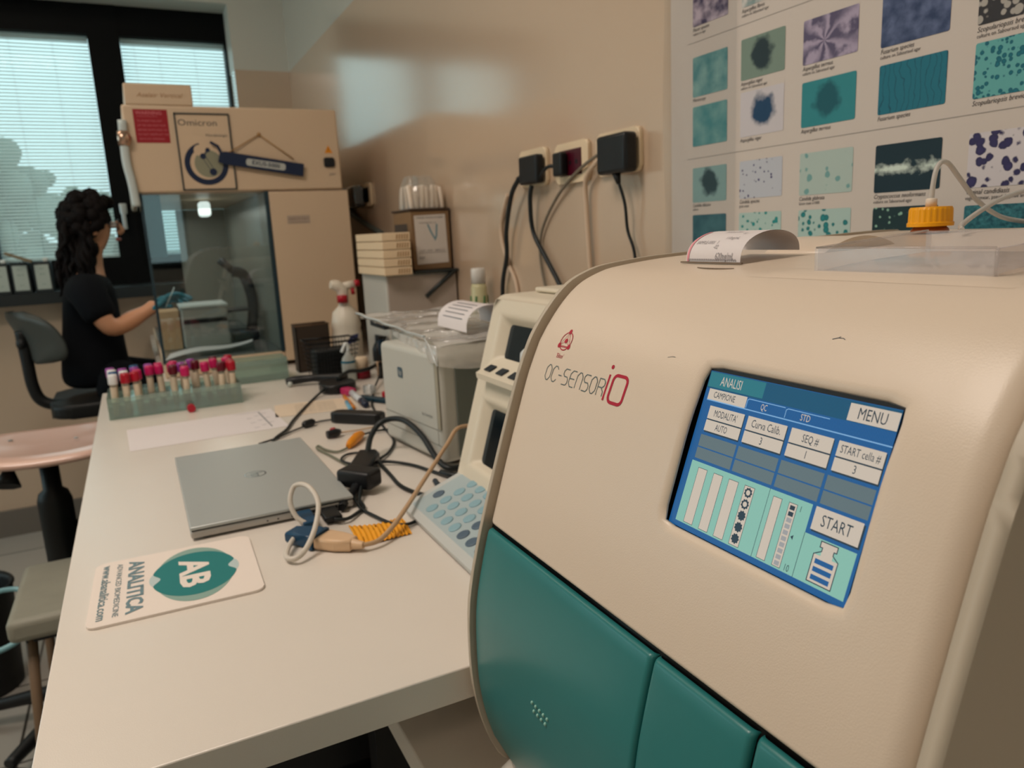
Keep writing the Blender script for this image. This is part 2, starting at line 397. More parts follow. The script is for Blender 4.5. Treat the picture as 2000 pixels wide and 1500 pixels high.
build('side_panel', G().use(mat('brown_grey_panel', (70, 62, 60), 0.5)).box(0.10, 0.79, 2.34, 2.36, -1.25, -0.43), r)
build('side_panel', G().use(mat('brown_grey_panel', (70, 62, 60), 0.5)).box(0.10, 0.79, 3.82, 3.84, -1.25, -0.43), r)

# ================================================================== ANALYSER (foreground)
CP = [(0.2512, -0.4869 + 0.012), (0.2369, -0.4608), (0.2238, -0.4235), (0.2173, -0.3857), (0.2165, -0.3459), (0.2189, -0.308), (0.2265, -0.2721), (0.2370, -0.2345),
      (0.2535, -0.1829), (0.2645, -0.150), (0.2755, -0.1183), (0.2830, -0.1010), (0.2905, -0.0860), (0.3030, -0.0690), (0.3160, -0.0548), (0.3303, -0.0440), (0.348, -0.0370), (0.3638, -0.0335), (0.40, -0.0300), (0.4319, -0.0284), (0.5044, -0.0258), (0.598, -0.0222), (0.70, -0.0195), (0.74, -0.0200)]
PROF = catmull([(p[0], p[1], 0) for p in CP], 6)
SL = [0.0]
for i in range(1, len(PROF)): SL.append(SL[-1] + (PROF[i] - PROF[i - 1]).length)
def prof_at(s):
    s = max(0, min(SL[-1] - 1e-9, s)); lo, hi = 0, len(SL) - 1
    while hi - lo > 1:
        m = (lo + hi) // 2
        if SL[m] <= s: lo = m
        else: hi = m
    k = (s - SL[lo]) / (SL[hi] - SL[lo]); p = PROF[lo].lerp(PROF[hi], k)
    a = PROF[max(0, lo - 1)].lerp(PROF[lo], k); b = PROF[hi].lerp(PROF[min(len(PROF) - 1, hi + 1)], k)
    t = (b - a).normalized(); return p, Vector((-t.y, t.x, 0))     # outward normal (towards -x / up)
def s_at_z(z):
    for i in range(1, len(PROF)):
        if PROF[i].y >= z: return SL[i - 1] + (SL[i] - SL[i - 1]) * (z - PROF[i - 1].y) / (PROF[i].y - PROF[i - 1].y)
def surf(s, y, dep=0.0):
    p, n = prof_at(s); return (p.x - n.x * dep, y, p.y - n.y * dep)
YN, YF = 0.150, 0.550           # near and far sides of the machine
AN = thing('clinical_analyser', 'large cream and teal benchtop analyser with a blue touch screen in the foreground', 'analyser', (0.47, 0.35, -0.49))
def end_round(y, y0, y1, r):
    d = min(y - y0, y1 - y)
    return 0 if d >= r else r - math.sqrt(max(0, r * r - (r - d) ** 2))
def ygrid(y0, y1, r, nin):
    e = [r * (1 - math.cos(math.radians(a))) for a in (0, 15, 30, 45, 60, 75, 90)]
    return [y0 + v for v in e[:-1]] + [y0 + r + (y1 - y0 - 2 * r) * i / nin for i in range(nin + 1)] + [y1 - v for v in e[:-1][::-1]]
C0, C1 = 0.1605, 0.5430         # cover extent in y
RC = 0.014
s_split = s_at_z(-0.2375); s_top = SL[-1]
def cover_pt(s, y, dep=0.0):
    e = end_round(y, C0, C1, RC)
    ds = s - s_split
    if ds < 0.003: e += 0.003 - math.sqrt(max(0, 0.003 ** 2 - (0.003 - ds) ** 2))
    return surf(s, y, dep + e + 0.0008)
# screen opening in (y, s)
oy0, oy1 = 0.2078, 0.3350
P0 = Vector((0.29, -0.082, 0)); sc0 = s_at_z(-0.082)
os0, os1 = sc0 - 0.0966, sc0 - 0.0002
HB = 0.018                       # border ring outside the opening that belongs to the grid hole
gy = sorted(set([round(v, 5) for v in ygrid(C0, C1, RC, 1)] + [round(oy0 - HB + (oy1 - oy0 + 2 * HB) * i / 12, 5) for i in range(13)] + [0.365, 0.38, 0.40, 0.44, 0.48, 0.51]))
ga, gb = os0 - HB, os1 + HB
gs = [s_split + v for v in (0, 0.0004, 0.0011, 0.002, 0.003)] + [ga + (gb - ga) * i / 10 for i in range(11)]
st = gb
while st < s_top - 0.012: st += 0.0062; gs.append(st)
gs.append(s_top); gs = sorted(gs)
g = G().use(cream); bm = g.bm; V = {}
ylo, yhi = round(oy0 - HB, 5), round(oy1 + HB, 5)
def vtx(i, j):
    if (i, j) not in V: V[(i, j)] = bm.verts.new(cover_pt(gs[i], gy[j]))
    return V[(i, j)]
edge_pts = {}
for i in range(len(gs) - 1):
    for j in range(len(gy) - 1):
        if gs[i] >= ga - 1e-7 and gs[i + 1] <= gb + 1e-7 and gy[j] >= ylo - 1e-7 and gy[j + 1] <= yhi + 1e-7: continue
        f = bm.faces.new([vtx(i, j), vtx(i, j + 1), vtx(i + 1, j + 1), vtx(i + 1, j)]); f.smooth = True
i0 = min(i for i in range(len(gs)) if gs[i] >= ga - 1e-7); i1 = max(i for i in range(len(gs)) if gs[i] <= gb + 1e-7)
j0 = min(j for j in range(len(gy)) if gy[j] >= ylo - 1e-7); j1 = max(j for j in range(len(gy)) if gy[j] <= yhi + 1e-7)
loop = [(i0, j) for j in range(j0, j1)] + [(i, j1) for i in range(i0, i1)] + [(i1, j) for j in range(j1, j0, -1)] + [(i, j0) for i in range(i1, i0, -1)]
cy_, cs_ = (oy0 + oy1) / 2, (os0 + os1) / 2
def hole_pt(i, j, grow, rad):
    """nearest point of the rounded opening (grown by 'grow') for the border vertex i,j"""
    hy, hs = (oy1 - oy0) / 2 + grow, (os1 - os0) / 2 + grow
    dy, dss = (gy[j] - cy_) / ((yhi - ylo) / 2), (gs[i] - cs_) / ((gb - ga) / 2)
    y, s = dy * hy, dss * hs
    r = rad + grow
    ay, as_ = abs(y), abs(s)
    if ay > hy - r and as_ > hs - r:
        vy, vs = ay - (hy - r), as_ - (hs - r); L = math.hypot(vy, vs); 
        ay, as_ = hy - r + vy / L * r, hs - r + vs / L * r
        y, s = math.copysign(ay, y), math.copysign(as_, s)
    return cy_ + y, cs_ + s
rings = [(0.012, 0.0), (0.0060, 0.0), (0.0045, 0.0002), (0.0030, 0.0006), (0.0016, 0.0013), (0.0006, 0.0022), (0.0, 0.0034)]
prev = [vtx(i, j) for i, j in loop]
for grow, dep in rings:
    cur = []
    for i, j in loop:
        y, s = hole_pt(i, j, grow, 0.0045); cur.append(bm.verts.new(cover_pt(s, y, dep)))
    n = len(cur)
    for k in range(n):
        f = bm.faces.new([prev[k], prev[(k + 1) % n], cur[(k + 1) % n], cur[k]]); f.smooth = True
    prev = cur
g.use(black); n = len(prev); cur = []
for i, j in loop:
    y, s = hole_pt(i, j, 0.0040, 0.0045); cur.append(bm.verts.new(cover_pt(s, y, 0.0040)))
for k in range(n):
    f = bm.faces.new([prev[k], prev[(k + 1) % n], cur[(k + 1) % n], cur[k]]); f.smooth = False; f.material_index = 1
bmesh.ops.recalc_face_normals(bm, faces=bm.faces)
build('cover', g, AN, weld=False)
# inner core, sides
def side(y0, y1, grow=0.0, bev=0.0):
    pts = []
    for i in range(0, len(PROF), 2):
        p, nn = prof_at(SL[i]); pts.append((p.x + nn.x * grow, p.y + nn.y * grow))
    pts += [(0.775, -0.035), (0.782, -0.06), (0.782, -0.474)]
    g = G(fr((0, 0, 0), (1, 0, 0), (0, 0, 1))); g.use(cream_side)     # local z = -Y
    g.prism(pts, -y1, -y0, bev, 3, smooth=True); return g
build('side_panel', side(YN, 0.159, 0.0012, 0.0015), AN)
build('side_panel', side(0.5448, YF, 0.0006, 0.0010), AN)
gcore = side(0.159, 0.5448, -0.0086)
gcore.mats[0] = black
build('chassis', gcore, AN)
# teal doors
teal = mat('teal_plastic', (42, 118, 118), 0.32)
def door(y0, y1, sa, sb, cut=None, r=0.004):
    ys = ygrid(y0, y1, r, 6); er = [r * (1 - math.cos(math.radians(a))) for a in (0, 20, 40, 60, 90)]
    n = 26; ss = [sa + v for v in er[:-1]] + [sa + r + (sb - sa - 2 * r) * i / n for i in range(n + 1)] + [sb - v for v in er[:-1][::-1]]
    def e1(d): return 0 if d >= r else r - math.sqrt(max(0, r * r - (r - d) ** 2))
    P = []; 
    for s in ss:
        for y in ys:
            s2 = s
            if cut and y > cut[0]:
                k = min(1, (y - cut[0]) / (cut[1] - cut[0])); lift = cut[2] * (1 - math.sqrt(max(0, 1 - k * k))) if k < 1 else cut[2]
                s2 = s + lift * (1 - (s - sa) / (sb - sa))
            d = e1(y - y0) + 0 if (y - y0) < (y1 - y) else e1(y1 - y)
            P.append(surf(s2, y, 0.0025 + d + e1(s - sa) + e1(sb - s)))
    m = len(ys); g = G().use(teal)
    g.faces(P, [(i * m + j, i * m + j + 1, (i + 1) * m + j + 1, (i + 1) * m + j) for i in range(len(ss) - 1) for j in range(m - 1)], True)
    bmesh.ops.recalc_face_normals(g.bm, faces=g.bm.faces)
    return g
sb = s_at_z(-0.2425); sa = s_at_z(-0.455)
d1 = build('door', door(0.3165, 0.5415, sa, sb, (0.48, 0.5415, 0.022)), AN)
d2 = build('door', door(0.2375, 0.3155, sa - 0.005, sb), AN)
d3 = build('door', door(0.1640, 0.2355, sa - 0.005, sb), AN)
DY0, DY1, DYS, DZ0, DZ1, DZS = 0.4372, 0.4346, 0.0056, -0.3398, -0.3454, 0.0
# raised dots on the far door
g = G().use(mat('pale_teal_dots', (140, 190, 178), 0.3))
for k in range(9):
    row = 0 if k < 5 else 1; c = k if k < 5 else k - 5
    y = (DY0 - c * DYS) if not row else (DY1 - c * DYS); z = (DZ0 - c * DZS) if not row else (DZ1 - c * DZS)
    g.ball(surf(s_at_z(z), y, 0.0022), 0.0014, seg=8)
build('braille_dots', g, d1, weld=False)
for y in (0.512, 0.19):
    build('foot', G(Matrix.Translation((0.258, y, -0.49))).use(mat('pale_foot', (205, 200, 190), 0.4)).lathe([(0.034, 0), (0.037, 0.004), (0.036, 0.016), (0.028, 0.026), (0.022, 0.034)], 32), AN)
    build('foot', G(Matrix.Translation((0.73, y, -0.49))).use(mat('pale_foot', (205, 200, 190), 0.4)).lathe([(0.022, 0), (0.024, 0.004), (0.020, 0.022)]), AN)
# screen
slope = Vector((0.372, 0, 1)).normalized(); nrm = Vector((-1, 0, 0.372)).normalized()
SO = Vector((0.29, 0, -0.082)) - nrm * 0.0062
TLy, SW = 0.3335, 0.1237
def SF(dz=0.0): return fr(Vector((SO.x, TLy, SO.z)) - slope * 0.0022 + nrm * dz, (0, -1, 0), slope) @ Matrix.Scale(SW / 100, 4)
def lcd(name, rgb, k=1.0, stripe=0.35):
    m = bpy.data.materials.new(name); m.use_nodes = True; nt = m.node_tree; b = nt.nodes['Principled BSDF']
    b.inputs['Base Color'].default_value = (0.01, 0.01, 0.012, 1); b.inputs['Roughness'].default_value = 0.35; b.inputs['Specular IOR Level'].default_value = 0.25
    tc = nt.nodes.new('ShaderNodeTexCoord'); w = nt.nodes.new('ShaderNodeTexWave'); w.bands_direction = 'Y'; w.inputs['Scale'].default_value = 2 * math.pi / (SW / 160) / 20 * 1.0
    nt.links.new(tc.outputs['Object'], w.inputs['Vector'])
    mr = nt.nodes.new('ShaderNodeMapRange'); mr.inputs[3].default_value = k * (1 - stripe); mr.inputs[4].default_value = k * (1 + stripe)
    nt.links.new(w.outputs[1], mr.inputs[0]); b.inputs['Emission Color'].default_value = (*lin(rgb), 1); nt.links.new(mr.outputs[0], b.inputs['Emission Strength'])
    return m
L_blue = lcd('screen_blue', (20, 84, 138)); L_dteal = lcd('screen_dark_teal', (14, 78, 108), 1, 0.2); L_teal = lcd('screen_teal', (38, 112, 122), 1, 0.1)
L_beige = lcd('screen_beige', (196, 182, 166), 1, 0.06); L_grey = lcd('screen_grey', (92, 108, 112), 1, 0.06); L_green = lcd('screen_mint', (130, 180, 164), 1, 0.08)
L_ink = lcd('screen_ink', (32, 50, 62), 1, 0); L_lblue = lcd('screen_light_line', (120, 165, 205), 1, 0.05); L_sq = lcd('screen_square_grey', (150, 150, 150), 1, 0.05)
g = G(SF(-0.0006)).use(black).box(-7, 106, -83, 7, -0.6, 0.0)
build('screen_bezel', g, AN)
g = G(SF()).use(L_blue).rect(0, -75, 100, 0, 0.02)
def R(m, x0, y0, x1, y1, z=0.06): g.use(m).rect(x0, -y1, x1, -y0, z)
R(L_dteal, 0, 0.3, 100, 8.3, 0.05); R(L_teal, 0.5, 0.5, 35, 7.6, 0.07)
R(L_beige, 78.5, 1.2, 99.8, 8.0, 0.09); R(L_beige, 2.4, 8.4, 26.7, 13.6)
g.use(L_lblue).stroke([(27.3, -13.2), (27.3, -9.6), (28.2, -9), (48.8, -9)], 0.35, 0.08).stroke([(49.5, -13.2), (49.5, -9.8), (50.4, -9.2), (71.3, -9.2)], 0.35, 0.08)
R(L_lblue, 2.4, 13.5, 100, 14.0, 0.09)
for x0, x1 in ((5.8, 28.1), (30.4, 52.5), (54.9, 75.8), (78.2, 98.6)):
    R(L_ink, x0 + 0.5, 16.7, x1 + 0.5, 28.8, 0.05); R(L_beige, x0, 16.2, x1, 22.3, 0.08); R(L_beige, x0, 22.9, x1, 28.1, 0.08)
    R(L_grey, x0 - 0.7, 30.2, x1 + 0.2, 35.8); R(L_grey, x0 - 0.7, 36.4, x1 + 0.2, 41.6)
R(L_green, 4.2, 43, 53.0, 72.4); R(L_green, 53.0, 43, 74.9, 72.4); R(L_ink, 52.85, 43, 53.1, 72.4, 0.08)
R(L_green, 75.0, 54.2, 98.6, 72.4); R(L_ink, 74.8, 54.2, 75.05, 72.4, 0.08)
R(L_ink, 77.2, 43.6, 98.9, 52.8, 0.05); R(L_beige, 76.7, 43, 98.1, 52.1, 0.09)
for x0, x1 in ((9.7, 15.4), (20.0, 25.6), (29.8, 35.4), (39.5, 45.0), (55.7, 60.1), (64.1, 68.1)):
    R(L_ink, x0 - 0.2, 45.3, x1 + 0.2, 71.7, 0.08); R(L_beige, x0, 45.5, x1, 71.5, 0.10)
for k in range(5):
    y = 48.1 + k * 5.1; g.use(L_ink)
    pts = [(42.25 + (2.1 + 0.25 * math.cos(9 * a)) * math.cos(a), -y + (2.1 + 0.25 * math.cos(9 * a)) * math.sin(a)) for a in [2 * math.pi * i / 45 for i in range(45)]]
    g.poly(pts, 0.13)
    if k < 2: g.use(L_beige).disc(42.25, -y, 1.15, 0.16)
for k in range(10): R(L_ink if k < 2 else L_sq, 64.9, 46.3 + k * 2.55, 67.4, 48.1 + k * 2.55, 0.13)
g.use(L_ink).poly([(69.0, -58.1), (70.3, -57.1), (70.3, -59.1)], 0.12)
bt = [(83.2, 54.9), (90.8, 54.9), (90.8, 57.2), (89.6, 57.2), (89.6, 58.6), (92.4, 60.4), (92.4, 71.0), (81.3, 71.0), (81.3, 60.4), (84.4, 58.6), (84.4, 57.2), (83.2, 57.2)]
g.use(L_ink).stroke([(a, -b) for a, b in bt], 0.4, 0.11, closed=True)
R(L_beige, 83.2, 54.9, 90.8, 57.2, 0.10); R(L_beige, 84.4, 57.1, 89.6, 60.5, 0.10); R(L_beige, 81.3, 60.4, 92.4, 71.0, 0.10)
for k in range(3): R(L_blue, 82.6, 61.8 + k * 3.1, 91.0, 63.7 + k * 3.1, 0.13)
def T(t, x, y, size, m=L_ink, sx=0.72, al='CENTER'): g.use(m).text(t, x, -y, size, 0.15, al, sx)
T('ANALISI', 15, 4.3, 6.2, L_beige, 0.62); T('MENU', 89, 4.8, 6.4, L_ink, 0.72); T('CAMPIONE', 13, 11.0, 4.2, L_ink, 0.66)
T('QC', 37.5, 11.3, 4.0, L_beige, 0.6); T('STD', 60, 11.4, 4.0, L_beige, 0.7)
T("MODALITA'", 17, 19.4, 4.6, L_ink, 0.62); T('AUTO', 16.6, 25.6, 4.4, L_ink, 0.62); T('Curva Calib.', 41.6, 19.2, 4.9, L_ink, 0.68); T('3', 41, 25.6, 4.6)
T('SEQ #', 65.3, 19.4, 4.6, L_ink, 0.68); T('1', 65, 25.6, 4.6); T('START cella #', 88.4, 19.3, 4.5, L_ink, 0.66); T('3', 88, 25.6, 4.6)
T('START', 87.4, 47.8, 6.6, L_ink, 0.72); T('1', 70.2, 46.6, 3.4); T('10', 71.2, 70.4, 4.0)
build('touch_screen', g, AN, weld=False)
# printed logos on the cover
def LF(y, s, k=0.001, lift=0.0010):
    """frame on the cover at arc offset s from the screen datum"""
    p, n = prof_at(sc0 + s); t = Vector((n.y, -n.x, 0)) if n.y > -9 else None
    v = Vector((n.y, 0, -n.x)); nn = Vector((n.x, 0, n.y))
    o = Vector((p.x, y, p.y)) + nn * (lift - 0.0008 + 0.0006) 
    return fr(o, (0, -1, 0), v) @ Matrix.Scale(k, 4)
def conform(g, y_, s_, k=0.001, lift=0.0002):
    """wrap flat artwork (mm) on the curved cover: x -> -y, y -> arc length"""
    for v in g.bm.verts: v.co = Vector(cover_pt(sc0 + s_ + v.co.y * k, y_ - v.co.x * k, -lift - v.co.z * k))
    return g
def seg_letter(ch):
    c = 0.22
    O = [(c, 0), (0.62 - c, 0), (0.62, c), (0.62, 1 - c), (0.62 - c, 1), (c, 1), (0, 1 - c), (0, c)]
    return {'O': [(O, True)], 'C': [([(0.62, 0.82), (0.62, 1 - 0.15), (0.45, 1), (c, 1), (0, 1 - c), (0, c), (c, 0), (0.45, 0), (0.62, 0.15), (0.62, 0.2)], False)],
            '-': [([(0, 0.5), (0.4, 0.5)], False)],
            'S': [([(0.62, 1), (0.15, 1), (0, 0.85), (0, 0.65), (0.15, 0.52), (0.47, 0.52), (0.62, 0.37), (0.62, 0.15), (0.47, 0), (0, 0)], False)],
            'E': [([(0.62, 1), (c, 1), (0, 1 - c), (0, c), (c, 0), (0.62, 0)], False), ([(0, 0.5), (0.55, 0.5)], False)],
            'N': [([(0, 0), (0, 1 - c), (c, 1), (0.62 - c, 1), (0.62, 1 - c), (0.62, 0)], False)],
            'R': [([(0, 0), (0, 1), (0.45, 1), (0.62, 0.85), (0.62, 0.65), (0.45, 0.5), (0, 0.5)], False), ([(0.35, 0.5), (0.62, 0.28), (0.62, 0)], False)]}[ch]
g = G().use(grey_pr); x = 0
for ch in 'OC-SENSOR':
    for pts, cl in seg_letter(ch): g.stroke([(x + p[0] * 12.2, p[1] * 12.2) for p in pts], 0.75, 0, cl)
    x += 7.4 if ch == '-' else 9.9
WL = x - 2.3
kx = 81 / WL
for v in g.bm.verts: v.co.x *= kx
build('lettering', conform(g, 0.5060, -0.0375), AN, weld=False)
g = G().use(red_c)
g.stroke([(0, -3.6), (0, 15.0)], 2.0).disc(0, 20.5, 1.55)
o = rrect(5.2, -3.6, 21.5, 15.6, 4.2, 6); g.stroke([(p[0], p[1]) for p in o], 2.3, 0, True)
o2 = build('red_lettering', conform(g, 0.4225, -0.0360), AN, weld=False); o2['label'] = 'red io lettering'
g = G().use(red_c); g.ring(0, 0, 7.1, 7.9)
tri = [(0, 8.2), (-7.0, -4.2), (7.0, -4.2)]
for px, py in tri: g.disc(px, py, 1.9, 0.05, ry=2.1)
g.disc(0, 0.2, 2.0, 0.05)
g.stroke(tri, 0.35, 0.02, True)
for p in tri: g.stroke([p, (0, 0.2)], 0.35, 0.02)
g.stroke([(-6, -5), (6, -5)], 0.7, 0.03)
g.text("'Eiken'", -1.0, -12.6, 5.2, 0, 'CENTER', 0.8, 0.25)
o2 = build('emblem', conform(g, 0.4935, -0.0045), AN, weld=False); o2['label'] = 'red round emblem with small lettering'
# small marks
g = G().use(mat('scuff', (70, 80, 90), 0.7)); g.stroke([(0, 0), (3, 1.2), (6, 1.3), (7.5, 0.6)], 0.35); g.stroke([(3, 1.2), (4.2, 2.2)], 0.3)
build('scuff_mark', conform(g, 0.262, 0.0265), AN, weld=False)
g = G().use(mat('scuff', (70, 80, 90), 0.7)); g.stroke([(0, 0), (4, 1.1), (7, 1.1)], 0.25); build('scuff_mark', conform(g, 0.372, -0.001), AN, weld=False)

# ================================================================== ON TOP OF THE ANALYSER
def top_z(x):
    for i in range(1, len(PROF)):
        if PROF[i].x >= x and PROF[i].y > -0.09:
            a, b = PROF[i - 1], PROF[i]; return a.y + (b.y - a.y) * (x - a.x) / max(1e-9, b.x - a.x) - 0.0008
    return -0.02
# receipt strip curling out of the printer slot
rx0, ry0, ry1 = 0.386, 0.4075, 0.466
r = thing('receipt', 'printed paper strip curling out of the slot on top of the cream analyser', 'receipt', (0.42, 0.438, -0.031))
def rc(t):   # t 0..1 over the arch
    a = math.pi * t; return (rx0 + 0.058 * (0.5 - 0.5 * math.cos(a)) , -0.0305 + 0.0185 * math.sin(a) ** 0.8 + 0.006 * t)
pts = [rc(i / 24) for i in range(25)]
g = G().use(paper_w)
tail = [(0.455, -0.0225), (0.475, -0.0235), (0.495, -0.0245)]
g.grid(lambda u, v: (lambda p: (p[0], ry0 + (ry1 - ry0) * v + 0.05 * (p[0] - rx0) * 0, p[1]))(rc(u)), 24, 1)
g.grid(lambda u, v: (rc(u)[0] , ry0 + (ry1 - ry0) * v, rc(u)[1] - 0.00025), 24, 1)
build('paper', g, r, weld=False)
def arc_print(g, items):
    """text wrapped on the outer left face of the arch; items (string, row t, offset mm, size mm)"""
    for v in g.bm.verts:
        t = max(0.0, min(1, v.co.x)); 
rows = [("620ng/mL", 0.045, 42, 7), ("-02", 0.15, 30, 5), ("SAMPLE-0001  1", 0.21, 18, 5), ("110ng/mL", 0.28, 40, 5), ("-02", 0.38, 44, 4.5), ("SAMPLE-0001", 0.42, 30, 4.5)]
g = G().use(mat('receipt_ink', (150, 146, 150), 0.7))
for tx, t, off, sz in rows:
    p, q = rc(t), rc(t + 0.02); v = Vector((q[0] - p[0], 0, q[1] - p[1])).normalized(); u = Vector((0, -1, 0)); n = u.cross(v)
    g.at(fr(Vector((p[0], ry1, p[1])) + n * 0.0004, u, v) @ Matrix.Scale(0.001, 4)).text(tx, off, 0, sz, 0, 'CENTER', 0.7)
p, q = rc(0.012), rc(0.03); v = Vector((q[0] - p[0], 0, q[1] - p[1])).normalized()
g.at(fr(Vector((p[0], ry1, p[1])) + Vector((0, -1, 0)).cross(v) * 0.0005, (0, -1, 0), v) @ Matrix.Scale(0.001, 4))
for k in range(26): g.rect(3 + k * 2.0, -0.3, 4.3 + k * 2.0, 0.8)
build('lettering', g, r, weld=False)
g = G().use(mat('pink_stripe', (232, 150, 160), 0.6))
g.grid(lambda u, v: (rc(u * 0.45)[0] - 0.0003, ry1 - 0.0012 - 0.0022 * v, rc(u * 0.45)[1] + 0.0003), 14, 1); build('pink_edge', g, r)
g = G(fr((0, 0.40, 0), (1, 0, 0), (0, 0, 1))).use(cream).prism([(0.462 + 0.078 * i / 16, top_z(0.462 + 0.078 * i / 16) + 0.0004 + 0.0092 * math.sin(math.pi * i / 16) ** 0.9) for i in range(17)] + [(0.54, -0.026), (0.462, -0.0295)], -0.06, 0.0, 0.0006, 1, smooth=True)
build('slot_hood', g, AN)
g = G().use(mat('cover_groove', (120, 104, 88), 0.6)).box(0.3835, 0.3855, 0.404, 0.470, -0.0315, -0.0304); build('paper_slot', g, AN)
g = G().use(mat('cover_groove', (120, 104, 88), 0.6))
for i in range(14):
    a = (i / 13 - 0.5) * 1.6
g.tube([(0.366 - 0.006 * math.cos((i / 13 - 0.5) * 2.4) + 0.006, 0.415 + 0.02 * math.sin((i / 13 - 0.5) * 2.4), top_z(0.366) + 0.0004) for i in range(14)], 0.0006, 5)
build('slot_latch', g, AN)
# clear tray
acry = glassy('clear_acrylic', (248, 246, 246), 0.03, 0.08, diffuse=0.16)
r = thing('acrylic_tray', 'low clear acrylic tray on top of the analyser, in front of the yellow cap', 'tray', (0.43, 0.25, -0.034))
tz = -0.0315
def wall(P, Q, h0=0.0, h=0.0135, t=0.0016):
    P, Q = Vector(P), Vector(Q); d = (Q - P).normalized(); n = Vector((-d.y, d.x)) * t; g = G().use(acry)
    za, zb = top_z(P.x) + 0.0006, top_z(Q.x) + 0.0006
    g.faces([(P.x, P.y, za), (Q.x, Q.y, zb), (Q.x + n.x, Q.y + n.y, zb), (P.x + n.x, P.y + n.y, za), (P.x, P.y, za + h), (Q.x, Q.y, zb + h), (Q.x + n.x, Q.y + n.y, zb + h), (P.x + n.x, P.y + n.y, za + h)],
            [(3, 2, 1, 0), (4, 5, 6, 7), (0, 1, 5, 4), (1, 2, 6, 5), (2, 3, 7, 6), (3, 0, 4, 7)])
    return g
for P, Q in (((0.368, 0.2185), (0.368, 0.3245)), ((0.470, 0.3235), (0.368, 0.3235)), ((0.47, 0.2180), (0.47, 0.3245)), ((0.470, 0.2185), (0.368, 0.2185))): build('side_wall', wall(P, Q), r)
g = G().use(acry)
g.grid(lambda u, v: (0.3685 + 0.1 * u, 0.2205 + 0.101 * v, top_z(0.3685 + 0.1 * u) + 0.001), 6, 1); build('floor_panel', g, r)
g = G().use(acry)
g.tube([(0.3676, 0.2185, top_z(.368) + 0.0145), (0.3676, 0.3245, top_z(.368) + 0.0145)], 0.0007, 6, spline=False)
g.tube([(0.3676, 0.2178, top_z(.368)), (0.3676, 0.2178, top_z(.368) + 0.0145)], 0.0008, 6, spline=False)
g.tube([(0.368, 0.3245, top_z(.368) + 0.0145), (0.470, 0.3245, top_z(.47) + 0.0145)], 0.0007, 6, spline=False); build('rim', g, r)
# raised platform moulded in the cover under the tray
g = G().use(cream)
def platform(u, v):
    x = 0.352 + 0.028 * u; y = 0.20 + 0.165 * v
    return (x, y, top_z(x) + 0.0011 * math.sin(math.pi * min(1, u * 1.0)) * min(1, 8 * v, 8 * (1 - v)))
g.grid(platform, 8, 20); build('raised_platform', g, AN)
# waste bottle with the yellow cap
r = thing('reagent_bottle', 'bottle with ribbed yellow cap and white nozzle standing on the analyser', 'bottle', (0.654, 0.45, -0.0215))
g = G(Matrix.Translation((0.654, 0.45, -0.0208))).use(mat('amber_plastic', (170, 84, 30), 0.35)).lathe([(0.0150, 0), (0.0158, 0.0015), (0.0152, 0.0035), (0.0135, 0.0050), (0.0135, 0.0065)], 32); build('neck', g, r)
yel = mat('yellow_cap', (244, 168, 10), 0.4)
M0 = Matrix.Translation((0.654, 0.45, -0.0150)); g = G(M0).use(yel)
prof = [(0.0190, 0), (0.0192, 0.003), (0.0181, 0.0040), (0.0179, 0.0150), (0.0168, 0.0172), (0.006, 0.0175)]
P = []; n = 96
for j, (rr_, z) in enumerate(prof):
    for i in range(n):
        a = 2 * math.pi * i / n; k = rr_ - (0.0004 if (i // 2) % 2 and 2 <= j <= 3 else 0); P.append((k * math.cos(a), k * math.sin(a), z))
g.faces(P, [(j * n + i, j * n + (i + 1) % n, (j + 1) * n + (i + 1) % n, (j + 1) * n + i) for j in range(len(prof) - 1) for i in range(n)])
g.poly([(0.006 * math.cos(2 * math.pi * i / 24), 0.006 * math.sin(2 * math.pi * i / 24)) for i in range(24)], 0.0174); build('cap', g, r)
g = G(Matrix.Translation((0.654, 0.45, 0.0025))).use(mat('ivory_nozzle', (232, 218, 200), 0.4)).lathe([(0.0047, 0), (0.0047, 0.0065), (0.0040, 0.0072), (0.002, 0.0075)], 20); build('nozzle', g, r)
clear_tube = mat('milky_tubing', (232, 228, 222), 0.25, trans=0.45, ior=1.3)
g = G().use(clear_tube)
g.tube([(0.654, 0.45, 0.0090), (0.6545, 0.45, 0.020), (0.658, 0.45, 0.035), (0.665, 0.45, 0.0415), (0.674, 0.449, 0.0395), (0.687, 0.447, 0.027), (0.708, 0.442, 0.006), (0.735, 0.435, -0.010), (0.765, 0.425, -0.0165)], 0.0022, 8)
solo('silicone_tube', g, 'milky thin tube looping up from the white nozzle on the yellow cap', 'tube')
g = G().use(clear_tube)
g.tube([(0.600, 0.385, -0.0175), (0.630, 0.405, -0.0145), (0.665, 0.415, -0.0055), (0.705, 0.42, 0.0055), (0.745, 0.42, 0.013), (0.78, 0.412, 0.017)], 0.0022, 8)
solo('silicone_tube', g, 'milky thin tube rising from the clear tray towards the right edge', 'tube')

